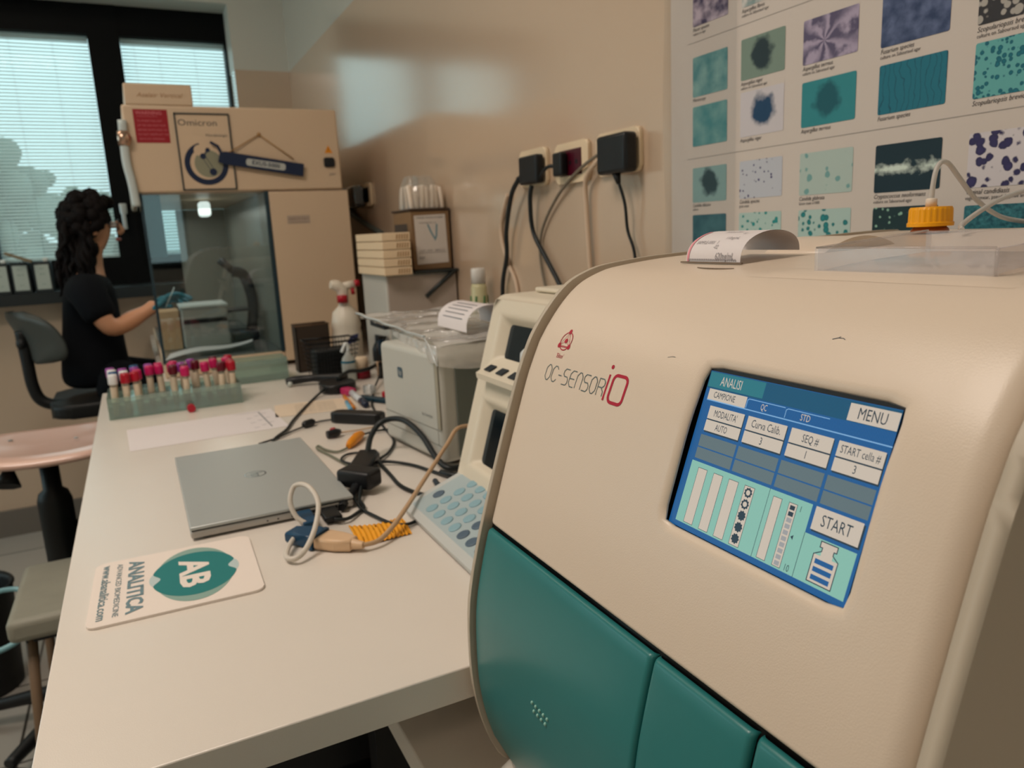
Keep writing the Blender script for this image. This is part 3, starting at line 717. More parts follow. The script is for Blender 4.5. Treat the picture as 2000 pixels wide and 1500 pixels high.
# ================================================================== LAPTOP AND MOUSE PAD
lap_m = mat('silver_aluminium', (178, 182, 180), 0.40, metal=0.30)
r = thing('laptop', 'closed silver laptop lying on the white bench', 'laptop', (0.130, 1.205, -0.38))
y0, y1 = 1.015, 1.392
build('base', G().use(mat('silver_base', (176, 172, 166), 0.4, metal=0.4)).box(0.021, 0.238, y0, y1, -0.377, -0.3665, 0.003), r)
build('gap_line', G().use(black).box(0.0225, 0.2365, y0 + 0.0015, y1 - 0.0015, -0.3665, -0.3655), r)
lid = build('lid', G().use(lap_m).box(0.021, 0.238, y0, y1, -0.3655, -0.3605, 0.0018), r)
g = G(FLAT(0.130, 1.205, -0.36035, math.radians(-90))).use(mat('mirror_logo', (60, 66, 68), 0.15, metal=0.9))
g.ring(0, 0, 0.0150, 0.0168).text('hp', 0, 0.001, 0.027, 0, 'CENTER', 0.85, 0.3); build('emblem', g, lid)
g = G(FRONT(0, 0, y0 - 0.0002)).use(black)
for x, w in ((0.150, 0.012), (0.176, 0.012), (0.2, 0.014)): g.rect(x, -0.3745, x + w, -0.3695)
for x in (0.118, 0.132): g.disc(x, -0.3722, 0.0012)
build('ports', g, r)
for x in (0.04, 0.22):
    for y in (1.03, 1.375): build('foot', G(Matrix.Translation((x, y, -0.38))).use(black_rub).lathe([(0.007, 0), (0.006, 0.0035)], 12), r)

padM = FLAT(-0.002, 0.9065, -0.3798, math.radians(-91.5))
r = thing('mouse_pad', 'white mouse pad printed with a teal oval emblem, on the near end of the bench', 'mouse pad', (-0.002, 0.9065, -0.38))
padw = mat('pad_white', (236, 224, 214), 0.5)
g = G(padM).use(padw).prism(rrect(-0.087, -0.0885, 0.087, 0.0885, 0.011), 0, 0.0030, 0.0008); build('pad', g, r)
tealp = mat('print_teal', (28, 122, 122), 0.5); tl2 = mat('print_pale_teal', (138, 168, 158), 0.5); tl3 = mat('print_pale_blue', (188, 204, 204), 0.5); gtx = mat('print_blue_grey', (110, 136, 144), 0.5)
g = G(padM @ Matrix.Translation((0, 0.0195, 0.0032)) @ Matrix.Scale(0.001, 4))
g.use(tl2).disc(0, 0, 77, 0, ry=43, n=60)
g.use(tl3)
for sy in (1, -1): g.disc(0, sy * 41, 19, 0.05, ry=8)
outl = []
for i in range(96):
    a = 2 * math.pi * i / 96
    x, y = 62 * math.cos(a), 47 * math.sin(a)
    d = abs(x) / 19
    if d < 1: y -= math.copysign(10 * (0.5 + 0.5 * math.cos(math.pi * d)), y)
    outl.append((x, y))
g.use(tealp).poly(outl, 0.12)
g.use(padw).text('AB', 0, -2, 44, 0.2, 'CENTER', 1, 0, 1.6, fit=82)
g.use(gtx).text('ANALITICA', 0, -64, 23, 0.2, 'CENTER', 1, 0, 0.7, fit=148)
g.text('ADVANCED BIOMEDICINE', 0, -81.5, 8.5, 0.2, 'CENTER', 1, fit=146)
g.text('www.abanalitica.com', 0, -95, 13.5, 0.2, 'CENTER', 1, 0, 0.2, fit=150)
build('print', g, r, weld=False)

# ================================================================== POSTER
def pic(kind, bgc, fgc, scale, seed=0, amount=0.4):
    name = 'photo_%s_%d' % (kind, seed)
    m = bpy.data.materials.new(name); m.use_nodes = True; nt = m.node_tree; b = nt.nodes['Principled BSDF']; N = nt.nodes.new; Lk = nt.links.new
    b.inputs['Roughness'].default_value = 0.4; b.inputs['Specular IOR Level'].default_value = 0.3
    tc = N('ShaderNodeTexCoord'); mp = N('ShaderNodeMapping'); mp.inputs['Location'].default_value = (seed * 3.7, seed * 1.9, 0); Lk(tc.outputs['UV'], mp.inputs[0])
    no = N('ShaderNodeTexNoise'); no.inputs['Scale'].default_value = 3.0; no.inputs['Detail'].default_value = 5; Lk(mp.outputs[0], no.inputs[0])
    cr = N('ShaderNodeValToRGB'); cr.color_ramp.elements[0].color = (*lin(bgc), 1); cr.color_ramp.elements[1].color = (*lin(fgc), 1)
    if kind in ('cells', 'spots', 'specks'):
        v = N('ShaderNodeTexVoronoi'); v.inputs['Scale'].default_value = scale; v.inputs['Randomness'].default_value = 0.85
        Lk(mp.outputs[0], v.inputs[0])
        ad = N('ShaderNodeMath'); ad.operation = 'MULTIPLY_ADD'; ad.inputs[1].default_value = 0.9; Lk(no.outputs[0], ad.inputs[0]); Lk(v.outputs[0], ad.inputs[2])
        src = ad.outputs[0]
        e = cr.color_ramp.elements; e[0].color = (*lin(fgc), 1); e[1].color = (*lin(bgc), 1); e[0].position = amount * 0.7 + 0.62; e[1].position = amount * 0.7 + 0.70
        if kind == 'cells':
            k = e.new(amount * 0.7 + 0.30); k.color = (*[q * 1.5 for q in lin(fgc)], 1)
    elif kind == 'rods':
        w = N('ShaderNodeTexWave'); w.inputs['Scale'].default_value = scale; w.inputs['Distortion'].default_value = 14; w.inputs['Detail Scale'].default_value = 0.6; Lk(mp.outputs[0], w.inputs[0]); src = w.outputs[1]
        cr.color_ramp.elements[0].position = 0.955; cr.color_ramp.elements[1].position = 1.0; w.inputs['Detail'].default_value = 3
    elif kind == 'petals':
        sx = N('ShaderNodeSeparateXYZ'); Lk(tc.outputs['UV'], sx.inputs[0])
        a = N('ShaderNodeMath'); a.operation = 'SUBTRACT'; a.inputs[1].default_value = 0.62; Lk(sx.outputs[0], a.inputs[0])
        c = N('ShaderNodeMath'); c.operation = 'SUBTRACT'; c.inputs[1].default_value = 0.45; Lk(sx.outputs[1], c.inputs[0])
        at = N('ShaderNodeMath'); at.operation = 'ARCTAN2'; Lk(c.outputs[0], at.inputs[0]); Lk(a.outputs[0], at.inputs[1])
        mu = N('ShaderNodeMath'); mu.operation = 'MULTIPLY'; mu.inputs[1].default_value = 7; Lk(at.outputs[0], mu.inputs[0]); n2 = N('ShaderNodeTexNoise'); n2.inputs['Scale'].default_value = 3; n2.inputs['Detail'].default_value = 3; Lk(mp.outputs[0], n2.inputs[0]); m3 = N('ShaderNodeMath'); m3.operation = 'MULTIPLY_ADD'; m3.inputs[1].default_value = 9; Lk(n2.outputs[0], m3.inputs[0]); Lk(mu.outputs[0], m3.inputs[2]); mu = m3
        si = N('ShaderNodeMath'); si.operation = 'SINE'; Lk(mu.outputs[0], si.inputs[0])
        ma = N('ShaderNodeMath'); ma.operation = 'MULTIPLY_ADD'; ma.inputs[1].default_value = 0.25; Lk(si.outputs[0], ma.inputs[0]); Lk(no.outputs[0], ma.inputs[2]); src = ma.outputs[0]
        cr.color_ramp.elements[0].position = 0.25; cr.color_ramp.elements[1].position = 0.75
    elif kind == 'blob':
        vm = N('ShaderNodeVectorMath'); vm.operation = 'DISTANCE'; vm.inputs[1].default_value = (0.72, 0.55, 0); Lk(tc.outputs['UV'], vm.inputs[0])
        ma = N('ShaderNodeMath'); ma.operation = 'MULTIPLY_ADD'; ma.inputs[1].default_value = 0.5; Lk(no.outputs[0], ma.inputs[0]); Lk(vm.outputs['Value'], ma.inputs[2]); src = ma.outputs[0]
        e = cr.color_ramp.elements; e[0].color = (*lin(fgc), 1); e[1].color = (*lin(bgc), 1); e[0].position = amount + 0.10; e[1].position = amount + 0.26
    elif kind == 'streak':
        sx = N('ShaderNodeSeparateXYZ'); Lk(tc.outputs['UV'], sx.inputs[0])
        c = N('ShaderNodeMath'); c.operation = 'SUBTRACT'; c.inputs[1].default_value = 0.48; Lk(sx.outputs[1], c.inputs[0])
        ab = N('ShaderNodeMath'); ab.operation = 'ABSOLUTE'; Lk(c.outputs[0], ab.inputs[0])
        ma = N('ShaderNodeMath'); ma.operation = 'MULTIPLY_ADD'; ma.inputs[1].default_value = -2.2; Lk(ab.outputs[0], ma.inputs[0]); Lk(no.outputs[0], ma.inputs[2]); src = ma.outputs[0]
        cr.color_ramp.elements[0].position = 0.22; cr.color_ramp.elements[1].position = 0.55; no.inputs['Scale'].default_value = 4.5
    else:
        no.inputs['Scale'].default_value = scale; src = no.outputs[0]; cr.color_ramp.elements[0].position = 0.35; cr.color_ramp.elements[1].position = 0.65
    Lk(src, cr.inputs[0]); Lk(cr.outputs[0], b.inputs['Base Color']); return m
postr = thing('poster', 'large glossy poster of mould and yeast photographs hanging on the wall behind the analyser', 'poster', (0.7985, 0.4, -0.35))
g = G(WALLR(0, 0, 0.7985)).use(mat('poster_paper', (204, 194, 186), 0.4, spec=0.3)).box(-1.000, 0.30, -0.35, 0.62, -0.0012, 0, 0)
build('sheet', g, postr)
TE = (20, 112, 128)
grid_ = []   # (col, z0, z1, kind, bg, fg, scale, amount, captions)
def ph(col, z0, z1, *a, cap=('', '')): grid_.append((col, z0, z1, a, cap))
ph(0, .284, .340, 'noise', (60, 50, 84), (190, 175, 190), 3, .4, cap=('Mucor species', 'culture on agar')); ph(1, .284, .340, 'noise', (130, 150, 150), (210, 205, 200), 3, .4, cap=('Aspergillus flavus', 'culture on Sabouraud agar'))
ph(2, .284, .340, 'cells', (150, 170, 170), TE, 6, .2); ph(3, .284, .340, 'noise', (60, 70, 110), (100, 110, 150), 4, .4); ph(4, .284, .340, 'noise', (40, 40, 50), (120, 120, 130), 4, .4)
ph(0, .184, .241, 'noise', (70, 130, 136), (128, 170, 168), 2, .4, cap=('Microscopy', '')); ph(1, .189, .243, 'blob', (120, 140, 128), (36, 52, 58), 3, .42, cap=('Aspergillus niger', 'culture on Sabouraud agar'))
ph(2, .187, .240, 'petals', (88, 80, 108), (168, 156, 180), 3, .4, cap=('Aspergillus terreus', 'culture on Sabouraud agar')); ph(3, .183, .262, 'noise', (42, 56, 92), (92, 104, 140), 5, .4, cap=('Fusarium species', 'culture on Sabouraud agar')); ph(4, .180, .262, 'specks', (50, 46, 48), (170, 165, 158), 9, .25, cap=('Scopulariopsis brevicaulis', 'culture on Sabouraud agar'))
ph(0, .112, .170, 'noise', (60, 132, 138), (110, 160, 160), 2, .4); ph(1, .113, .173, 'blob', (200, 195, 200), (26, 62, 96), 3, .40, cap=('Aspergillus niger', '')); ph(2, .111, .166, 'blob', (46, 132, 140), (18, 86, 98), 3, .42, cap=('Aspergillus terreus', '')); ph(3, .110, .164, 'rods', (24, 108, 128), (12, 72, 92), 2.2, .4, cap=('Fusarium species', '')); ph(4, .109, .163, 'cells', (96, 168, 168), (14, 92, 108), 9, .30, cap=('Scopulariopsis brevicaulis', ''))
ph(0, .028, .080, 'blob', (130, 165, 165), (16, 52, 62), 3, .42, cap=('Candida albicans', 'culture')); ph(1, .028, .080, 'specks', (186, 190, 200), (66, 56, 104), 7, .02, cap=('Candida species', 'gram stain')); ph(2, .026, .079, 'spots', (172, 190, 184), (112, 158, 158), 4, .06, cap=('Candida glabrata', 'Gram stain x1000')); ph(3, .022, .076, 'streak', (10, 34, 44), (210, 225, 215), 3, .4, cap=('Cryptococcus neoformans', 'culture on Sabouraud agar')); ph(4, .020, .075, 'cells', (206, 200, 204), (44, 34, 78), 5, .34, cap=('Vaginal candidiasis', 'vaginal smear, pseudohyphae and cells'))
ph(0, -.052, .009, 'noise', (30, 84, 98), (60, 112, 122), 2, .4); ph(1, -.052, .008, 'cells', (170, 195, 190), (30, 124, 124), 8, .16); ph(2, -.052, .007, 'cells', (170, 195, 190), (26, 110, 114), 6, .22); ph(3, -.052, .005, 'cells', (16, 42, 44), (130, 170, 150), 8, .05); ph(4, -.052, .002, 'noise', (24, 80, 92), (60, 128, 136), 12, .4)
ycol = [0.873, 0.766, 0.654, 0.541, 0.4295]; wcol = [0.075, 0.080, 0.082, 0.082, 0.082]
g = G(WALLR(0, 0, 0.7985)); uvs = []; cap = G(WALLR(0, 0, 0.7985)).use(mat('poster_ink', (70, 68, 70), 0.5))
for k, (c, z0, z1, a, cp) in enumerate(grid_):
    y0 = ycol[c]; w = wcol[c]; kind, b_, f_, sc_, am = a
    g.use(pic(kind, b_, f_, sc_, k + 1, am))
    poly = rrect(-(y0 + w), z0, -y0, z1, 0.002, 2)
    g.poly(poly, 0.0004); uvs.append([((p[0] + y0 + w) / (z1 - z0), (p[1] - z0) / (z1 - z0)) for p in poly])
    if cp[0]: cap.text(cp[0], -(y0 + w), z0 - 0.0045, 0.0072, 0.0005, 'LEFT', 0.85, 0.25)
    if cp[1]: cap.text(cp[1], -(y0 + w), z0 - 0.0105, 0.0055, 0.0005, 'LEFT', 0.85)
ul = g.bm.loops.layers.uv.new('UVMap'); g.bm.faces.ensure_lookup_table()
for f, uv in zip(g.bm.faces, uvs):
    pos = [v.co for v in f.verts]
    for lp in f.loops:
        i = min(range(len(uv)), key=lambda i: 0) ; 
        yy, zz = -lp.vert.co.y, lp.vert.co.z
        us = [u for u in uv]
    # uv from geometry
    ys = [-v.co.y for v in f.verts]; zs = [v.co.z for v in f.verts]
    for lp in f.loops: lp[ul].uv = ((-lp.vert.co.y - min(ys)) / (max(zs) - min(zs)), (lp.vert.co.z - min(zs)) / (max(zs) - min(zs)))
build('photographs', g, postr, weld=False)
cap.use(mat('poster_rule', (160, 152, 146), 0.5))
for z in (0.262, 0.094): cap.rect(-0.96, z, 0.28, z + 0.0008, 0.0004)
build('captions', cap, postr, weld=False)
g = G(WALLR(0, 0, 0.797)).use(glassy('poster_sleeve', (246, 246, 246), 0.05, 0.12))
g.grid(lambda u, v: (-1.012 + 0.16 * u, -0.34 + 0.96 * v, 0.002 + 0.004 * (1 - u) * math.sin(9 * v + 5 * u) ** 2), 14, 60); build('plastic_sleeve', g, postr)

# ================================================================== WALL SOCKETS, PLUGS, CABLES
plate_m = mat('cream_wall_plate', (226, 204, 172), 0.35)
def plate(ya, yb, za, zb, label, inner=black, dots=0, name='wall_socket'):
    yc = (ya + yb) / 2; r = thing(name, label, 'socket', (0.798, yc, za))
    w = ya - yb
    build('plate', G(WALLR(0, 0, 0.8)).use(plate_m).prism(rrect(-ya, za, -yb, zb, 0.012), 0, 0.009, 0.003, 3), r)
    g = G(WALLR(0, 0, 0.8)).use(inner).box(-ya + 0.022, -yb - 0.022, za + 0.014, zb - 0.014, 0.009, 0.0105, 0)
    ins = build('insert', g, r)
    g = G(WALLR(0, 0, 0.8)).use(black)
    for i in range(3): g.at(WALLR(yc, 0, 0.8)).disc((i - 1) * 0.024 , (za + zb) / 2, 0.0045, 0.0108)
    build('pin_holes', g, ins); return r
plate(1.518, 1.398, 0.089, 0.166, 'leftmost of the three cream wall sockets above the printer, two black leads plugged in')
plate(1.362, 1.238, 0.085, 0.162, 'middle cream wall socket with a dark red insert', mat('dark_red_socket', (70, 8, 28), 0.3))
plate(1.208, 1.076, 0.088, 0.163, 'right wall socket, holding the black power adapter')
plate(2.965, 2.675, 0.110, 0.190, 'wall socket beside the laminar flow cabinet with two shiny plugs')
def plug(y, z, w, h, d, label, x0=0.789, name='power_plug', m=black):
    r = thing(name, label, 'plug', (x0 - d / 2, y, z - h / 2))
    build('body', G(WALLR(y, z, x0)).use(m).box(-w / 2, w / 2, -h / 2, h / 2, 0.002, d, min(w, h, d) * 0.22, 3), r)
    return r
p = plug(1.438, 0.122, 0.080, 0.058, 0.022, 'square black double plug in the leftmost wall socket')
g = G().use(black_rub).tube([(0.777, 1.475, 0.112), (0.774, 1.492, 0.106)], 0.007); build('strain_relief', g, p)
p = plug(1.322, 0.122, 0.034, 0.045, 0.018, 'black plug in the left half of the red wall socket')
p = plug(1.118, 0.120, 0.088, 0.066, 0.030, 'large square black power adapter in the right wall socket')
g = G().use(black_rub).tube([(0.772, 1.118, 0.088), (0.774, 1.114, 0.070)], 0.007, rr=[0.008, 0.004]); build('strain_relief', g, p)
g = G(WALLR(1.085, 0.125, 0.8)).use(black).box(-0.022, 0.002, 0.018, 0.028, 0.011, 0.016, 0.002); build('clip', g, p)
shiny = mat('shiny_black_plastic', (20, 24, 28), 0.12, coat=1)
for y, l in ((2.90, 'shiny black plug beside the cabinet, left of the pair'), (2.76, 'shiny black plug beside the cabinet, right of the pair')):
    plug(y, 0.145, 0.085, 0.075, 0.055, l, m=shiny)
def cable(pts, r, m, label, cat='cable', name='power_cable', n=8):
    g = G().use(m).tube(pts, r, n); return solo(name, g, label, cat)
def wy(y, z, x=0.785): return (x, y, z)
cable([(0.774, 1.492, 0.106), (0.774, 1.53, 0.075), (0.78, 1.575, 0.0), (0.785, 1.59, -0.06), (0.785, 1.62, -0.13), (0.785, 1.63, -0.25), (0.75, 1.63, -0.36)], 0.0055, cable_blk, 'thick black lead hanging from the left side of the leftmost wall socket')
cable([(0.778, 1.440, 0.090), (0.778, 1.450, 0.060), (0.785, 1.455, -0.005), (0.788, 1.41, -0.06), (0.788, 1.36, -0.11), (0.785, 1.325, -0.15), (0.785, 1.325, -0.22), (0.785, 1.34, -0.37)], 0.0050, cable_blk, 'black lead crossing the beige one below the leftmost wall socket')
cable([(0.775, 1.335, 0.120), (0.772, 1.352, 0.121), (0.772, 1.37, 0.117), (0.775, 1.395, 0.106), (0.777, 1.402, 0.10)], 0.0038, cable_blk, 'short black lead joining the left and middle wall sockets')
cable([(0.778, 1.165, 0.130), (0.785, 1.255, 0.108), (0.79, 1.35, 0.065), (0.792, 1.425, 0.0), (0.792, 1.44, -0.06), (0.792, 1.42, -0.13), (0.79, 1.38, -0.19), (0.785, 1.36, -0.37)], 0.0032, mat('greyish_cable', (120, 110, 95), 0.5), 'thin beige lead curving left from the right wall socket')
cable([(0.778, 1.168, 0.122), (0.785, 1.235, 0.09), (0.79, 1.245, 0.03), (0.79, 1.240, -0.05), (0.79, 1.235, -0.15), (0.785, 1.235, -0.37)], 0.0048, cable_wht, 'thick beige lead hanging straight down behind the black adapter')
cable([(0.774, 1.114, 0.072), (0.78, 1.105, 0.035), (0.785, 1.105, -0.01), (0.788, 1.09, -0.05), (0.788, 1.088, -0.11), (0.788, 1.085, -0.37)], 0.0030, cable_blk, 'thin dark lead hanging from the large black power adapter')
cable([(0.79, 1.58, 0.08), (0.795, 1.63, 0.02), (0.795, 1.63, -0.03), (0.795, 1.60, -0.08), (0.795, 1.56, -0.15), (0.79, 1.55, -0.36)], 0.0045, cable_wht, 'beige lead hanging beside the thick black one, left of the sockets')

# ================================================================== SECOND ANALYSER (behind)
r = thing('keypad_analyser', 'cream benchtop analyser with two recessed windows and a keypad, behind the big one', 'analyser', (0.50, 0.83, -0.38))
def dfx(z): return 0.375 + (z + 0.345) * 0.305     # sloping front
y0, y1 = 0.62, 0.958
g = G(fr((0, 0, 0), (1, 0, 0), (0, 0, 1))).use(dev_cream)
prof = [(dfx(-0.37), -0.376), (dfx(-0.10) - 0.004, -0.100), (dfx(-0.09) + 0.006, -0.089), (0.77, -0.088), (0.78, -0.10), (0.78, -0.376)]
# front with two real window recesses: a picture-frame mesh plus the body behind
def FD(y, z, d): # point on front face, d = depth inwards
    n = Vector((-1, 0, 0.305)).normalized(); return (dfx(z) - n.x * d, y, z - n.z * d)
g = G().use(dev_cream)
wins = [(0.665, 0.932, -0.176, -0.114), (0.665, 0.932, -0.318, -0.228)]
ys = [y0, 0.665, 0.932, y1]; zs = [-0.376, -0.318, -0.228, -0.176, -0.114, -0.094]
for a in range(3):
    for b in range(5):
        if a == 1 and b in (1, 3): continue
        g.faces([FD(ys[a], zs[b], 0), FD(ys[a + 1], zs[b], 0), FD(ys[a + 1], zs[b + 1], 0), FD(ys[a], zs[b + 1], 0)], [(0, 3, 2, 1)])
for (ya, yb, za, zb) in wins:
    i_ = 0.014; o = [(ya, za), (yb, za), (yb, zb), (ya, zb)]; q = [(ya + i_, za + 0.006), (yb - i_, za + 0.006), (yb - i_, zb - i_ * 0.7), (ya + i_, zb - i_ * 0.7)]
    for k in range(4):
        p1, p2, p3, p4 = o[k], o[(k + 1) % 4], q[(k + 1) % 4], q[k]
        g.faces([FD(*p1, 0), FD(*p2, 0), FD(*p3, 0.014), FD(*p4, 0.014)], [(0, 1, 2, 3)], True)
# remaining shell
a, b, c, d_, e, f_ = [(p[0], p[1]) for p in ((dfx(-0.376), -0.376), (dfx(-0.094), -0.094), (dfx(-0.088) + 0.008, -0.088), (0.77, -0.086), (0.78, -0.10), (0.78, -0.376))]
poly = [a, b, c, d_, e, f_]
for k in range(1, 6):
    p1, p2 = poly[k], poly[(k + 1) % 6]; g.faces([(p1[0], y0, p1[1]), (p2[0], y0, p2[1]), (p2[0], y1, p2[1]), (p1[0], y1, p1[1])], [(0, 1, 2, 3)])
for y in (y0, y1): g.faces([(p[0], y, p[1]) for p in poly], [tuple(range(6))])
bmesh.ops.remove_doubles(g.bm, verts=g.bm.verts, dist=1e-5); bmesh.ops.recalc_face_normals(g.bm, faces=g.bm.faces)
es = [e for e in g.bm.edges if len(e.link_faces) == 2 and e.calc_face_angle(0) > 0.35]
bmesh.ops.bevel(g.bm, geom=es, offset=0.006, segments=3, profile=0.5, affect='EDGES', clamp_overlap=True)
for f in g.bm.faces: f.smooth = True
build('housing', g, r)
dk = mat('dark_window_glass', (10, 20, 26), 0.08, spec=0.25)
for k, (ya, yb, za, zb) in enumerate(wins):
    g = G().use(dk); g.faces([FD(ya + .010, za + .003, 0.0135), FD(yb - .0125, za + .003, 0.0135), FD(yb - .0125, zb - .009, 0.0135), FD(ya + .010, zb - .009, 0.0135)], [(0, 3, 2, 1)])
    w = build('window', g, r)
    if k == 0:
        g = G().use(mat('white_vial', (210, 215, 215), 0.4)).tube([FD(0.840, -0.170, 0.013), FD(0.848, -0.154, 0.013), FD(0.850, -0.148, 0.013)], 0.0, rr=[0.014, 0.013, 0.005], n=10); build('white_pointer', g, w)
g = G().use(dev_cream)
g.prism  # ledge with three keys
Ml = fr((0, 0, 0), (1, 0, 0), (0, 0, 1))
g.at(Ml).prism([(dfx(-0.205) + 0.01, -0.205), (dfx(-0.19) - 0.020, -0.197), (dfx(-0.18) - 0.024, -0.189), (dfx(-0.175) + 0.012, -0.172)], -0.93, -0.65, 0.004, 3)
lg = build('key_ledge', g, r)
u = Vector((0, -1, 0)); v = (Vector((dfx(-0.175) + 0.012, 0, -0.172)) - Vector((dfx(-0.18) - 0.024, 0, -0.189))).normalized()
for i in range(7):
    g = G(fr((dfx(-0.18) - 0.017, 0.905 - i * 0.036, -0.1852), u, v)).use(mat('dark_key', (24, 34, 44), 0.4)).box(-0.009, 0.009, 0, 0.013, 0.0, 0.002, 0.0006); build('key', g, lg)
g = G().use(dev_cream).box(0.50, 0.76, 0.65, 0.93, -0.0868, -0.0800, 0.003); build('top_lid', g, r)
# keypad slab leaning forward from the foot of the housing
Pk = [(0.300, 0.7, -0.380), (0.440, 0.7, -0.335)]
uk = Vector((0, -1, 0)); vk = Vector((0.145, 0, 0.052)).normalized(); o_ = Vector((0.290, 0.955, -0.368))
KF = fr(o_, uk, vk)
g = G(KF).use(mat('keypad_grey', (196, 200, 198), 0.45)).prism(rrect(0, 0, 0.30, 0.150, 0.008), -0.0105, 0, 0.003, 2)
kp = build('keypad_base', g, r)
g = G(KF).use(mat('keypad_film', (172, 188, 192), 0.35)).prism(rrect(0.012, 0.012, 0.288, 0.138, 0.004), 0, 0.0006); build('keypad_film', g, kp)
kc = mat('pale_cyan_key', (140, 176, 188), 0.4); kd = mat('slate_key', (84, 104, 122), 0.4)
for i in range(9):
    for j in range(5):
        dark = i in (0, 5, 6, 7, 8) and (j < 4) and not (i == 0 and j != 1)
        if i == 0 and j != 1: continue
        x_, y_ = 0.030 + i * 0.0265, 0.026 + j * 0.0215
        if i > 4 and j == 4: continue
        g = G(KF @ Matrix.Translation((x_, y_, 0.0006))).use(kd if dark else kc).lathe([(0.0088, 0), (0.0088, 0.0008), (0.0070, 0.0014)], 16); build('key', g, kp)

# ================================================================== LASER PRINTER under plastic
pr = mat('printer_grey', (190, 190, 182), 0.42); prd = mat('printer_seam_grey', (140, 138, 128), 0.5)  # darker grey colours the printer's seam lines
r = thing('laser_printer', 'pale grey laser printer standing under a plastic dust cover', 'printer', (0.60, 1.30, -0.38))
PM = FLAT(0.416, 1.110, 0, math.radians(6.4))      # local x = depth, local y = along the front
g = G(PM).use(pr).box(0, 0.318, 0, 0.236, -0.374, -0.190, 0.010, 3); build('housing', g, r)
g = G().use(pr).box(0.492, 0.765, 1.35, 1.60, -0.374, -0.192, 0.008); build('rear_housing', g, r)
PF = PM @ fr((0, 0, 0), (0, -1, 0), (0, 0, 1))
g = G(PF).use(prd)
for z in (-0.3185, -0.3445): g.rect(-0.228, z, -0.004, z + 0.0012, 0.0005)
g.rect(-0.0165, -0.344, -0.0150, -0.205, 0.0005); build('seam', g, r)
g = G(PF @ Matrix.Translation((-0.008, -0.26, 0))).use(mat('printer_column', (160, 154, 136), 0.5)).box(-0.006, 0.004, -0.055, 0.055, 0.0, 0.0012, 0.0005); build('corner_strip', g, r)
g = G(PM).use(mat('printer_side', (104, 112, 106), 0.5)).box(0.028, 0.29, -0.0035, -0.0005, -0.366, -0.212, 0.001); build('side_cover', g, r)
g = G(PF @ Matrix.Translation((-0.150, -0.238, 0.0008))).use(mat('logo_slate', (56, 84, 100), 0.4)).poly(rrect(-0.010, -0.0095, 0.010, 0.0095, 0.004), 0)
g.use(pr).text('hp', 0, 0, 0.014, 0.0004, 'CENTER', 1, 0.25); build('emblem', g, r)
g = G(PF @ Matrix.Translation((-0.052, -0.298, 0.0008))).use(mat('print_grey', (120, 124, 124), 0.5)).text('hp LaserJet', 0, 0, 0.008, 0, 'CENTER', 1.1); build('lettering', g, r)
for x in (0.03, 0.29):
    for y in (0.03, 0.21): build('foot', G(PM @ Matrix.Translation((x, y, -0.38))).use(black_rub).lathe([(0.012, 0), (0.012, 0.007)], 12), r)
g = G().use(mat('printer_tray_black', (20, 30, 40), 0.4)).box(0.447, 0.50, 1.50, 1.60, -0.191, -0.176, 0.004); build('tray_latch', g, r)
film = glassy('plastic_film', (250, 248, 244), 0.10, 0.14, diffuse=0.42)
def film_bump():
    nt = film.node_tree; g_ = [n for n in nt.nodes if n.type == 'BSDF_GLOSSY'][0]; tc = nt.nodes.new('ShaderNodeTexCoord'); w = nt.nodes.new('ShaderNodeTexNoise'); w.inputs['Scale'].default_value = 22; w.inputs['Distortion'].default_value = 2.5
    bp = nt.nodes.new('ShaderNodeBump'); bp.inputs['Distance'].default_value = 0.02; bp.inputs['Strength'].default_value = 1
    nt.links.new(tc.outputs['Object'], w.inputs['Vector']); nt.links.new(w.outputs[0], bp.inputs['Height']); nt.links.new(bp.outputs[0], g_.inputs['Normal'])
film_bump()
def hemx(y): return 0.412 + (y - 1.10) * 0.042
def drape(u, v):
    y = 1.098 + 0.562 * v; x0 = hemx(y); x = x0 + (0.768 - x0) * u
    z = -0.1725 + 0.0022 * math.sin(9 * u + 26 * v) + 0.0016 * abs(math.sin(21 * u - 17 * v)) + 0.0012 * math.sin(60 * v + 11 * u * u)
    return (x, y, z - 0.004 * max(0, 0.06 - v) / 0.06)
g = G().use(film).grid(drape, 50, 70)
g.grid(lambda u, v: (hemx(1.098 + 0.25 * u) - 0.0015 - 0.002 * abs(math.sin(14 * u)), 1.098 + 0.25 * u, -0.174 - (0.026 + 0.006 * math.sin(11 * u) - 0.012 * u) * v), 34, 4)
g.grid(lambda u, v: (0.411 + 0.355 * u, 1.0965 - 0.003 * abs(math.sin(12 * u)) - 0.004 * v, -0.176 - (0.030 + 0.010 * math.sin(8 * u)) * v), 34, 4)
dcov = solo('dust_cover', g, 'crinkled clear plastic dust cover draped over the printer', 'cover')
g = G().use(mat('glossy_strip', (200, 206, 206), 0.10, coat=1))
g.tube([(hemx(1.66 - 0.5 * i / 10) - 0.001, 1.66 - 0.5 * i / 10, -0.1665 + 0.0012 * math.sin(i * 2.1)) for i in range(11)], 0.0030, 6)
g.tube([(hemx(1.16) - 0.001, 1.16, -0.168), (0.410, 1.13, -0.177), (0.408, 1.105, -0.195), (0.410, 1.098, -0.206)], 0.0016, 6)
build('hem', g, dcov)
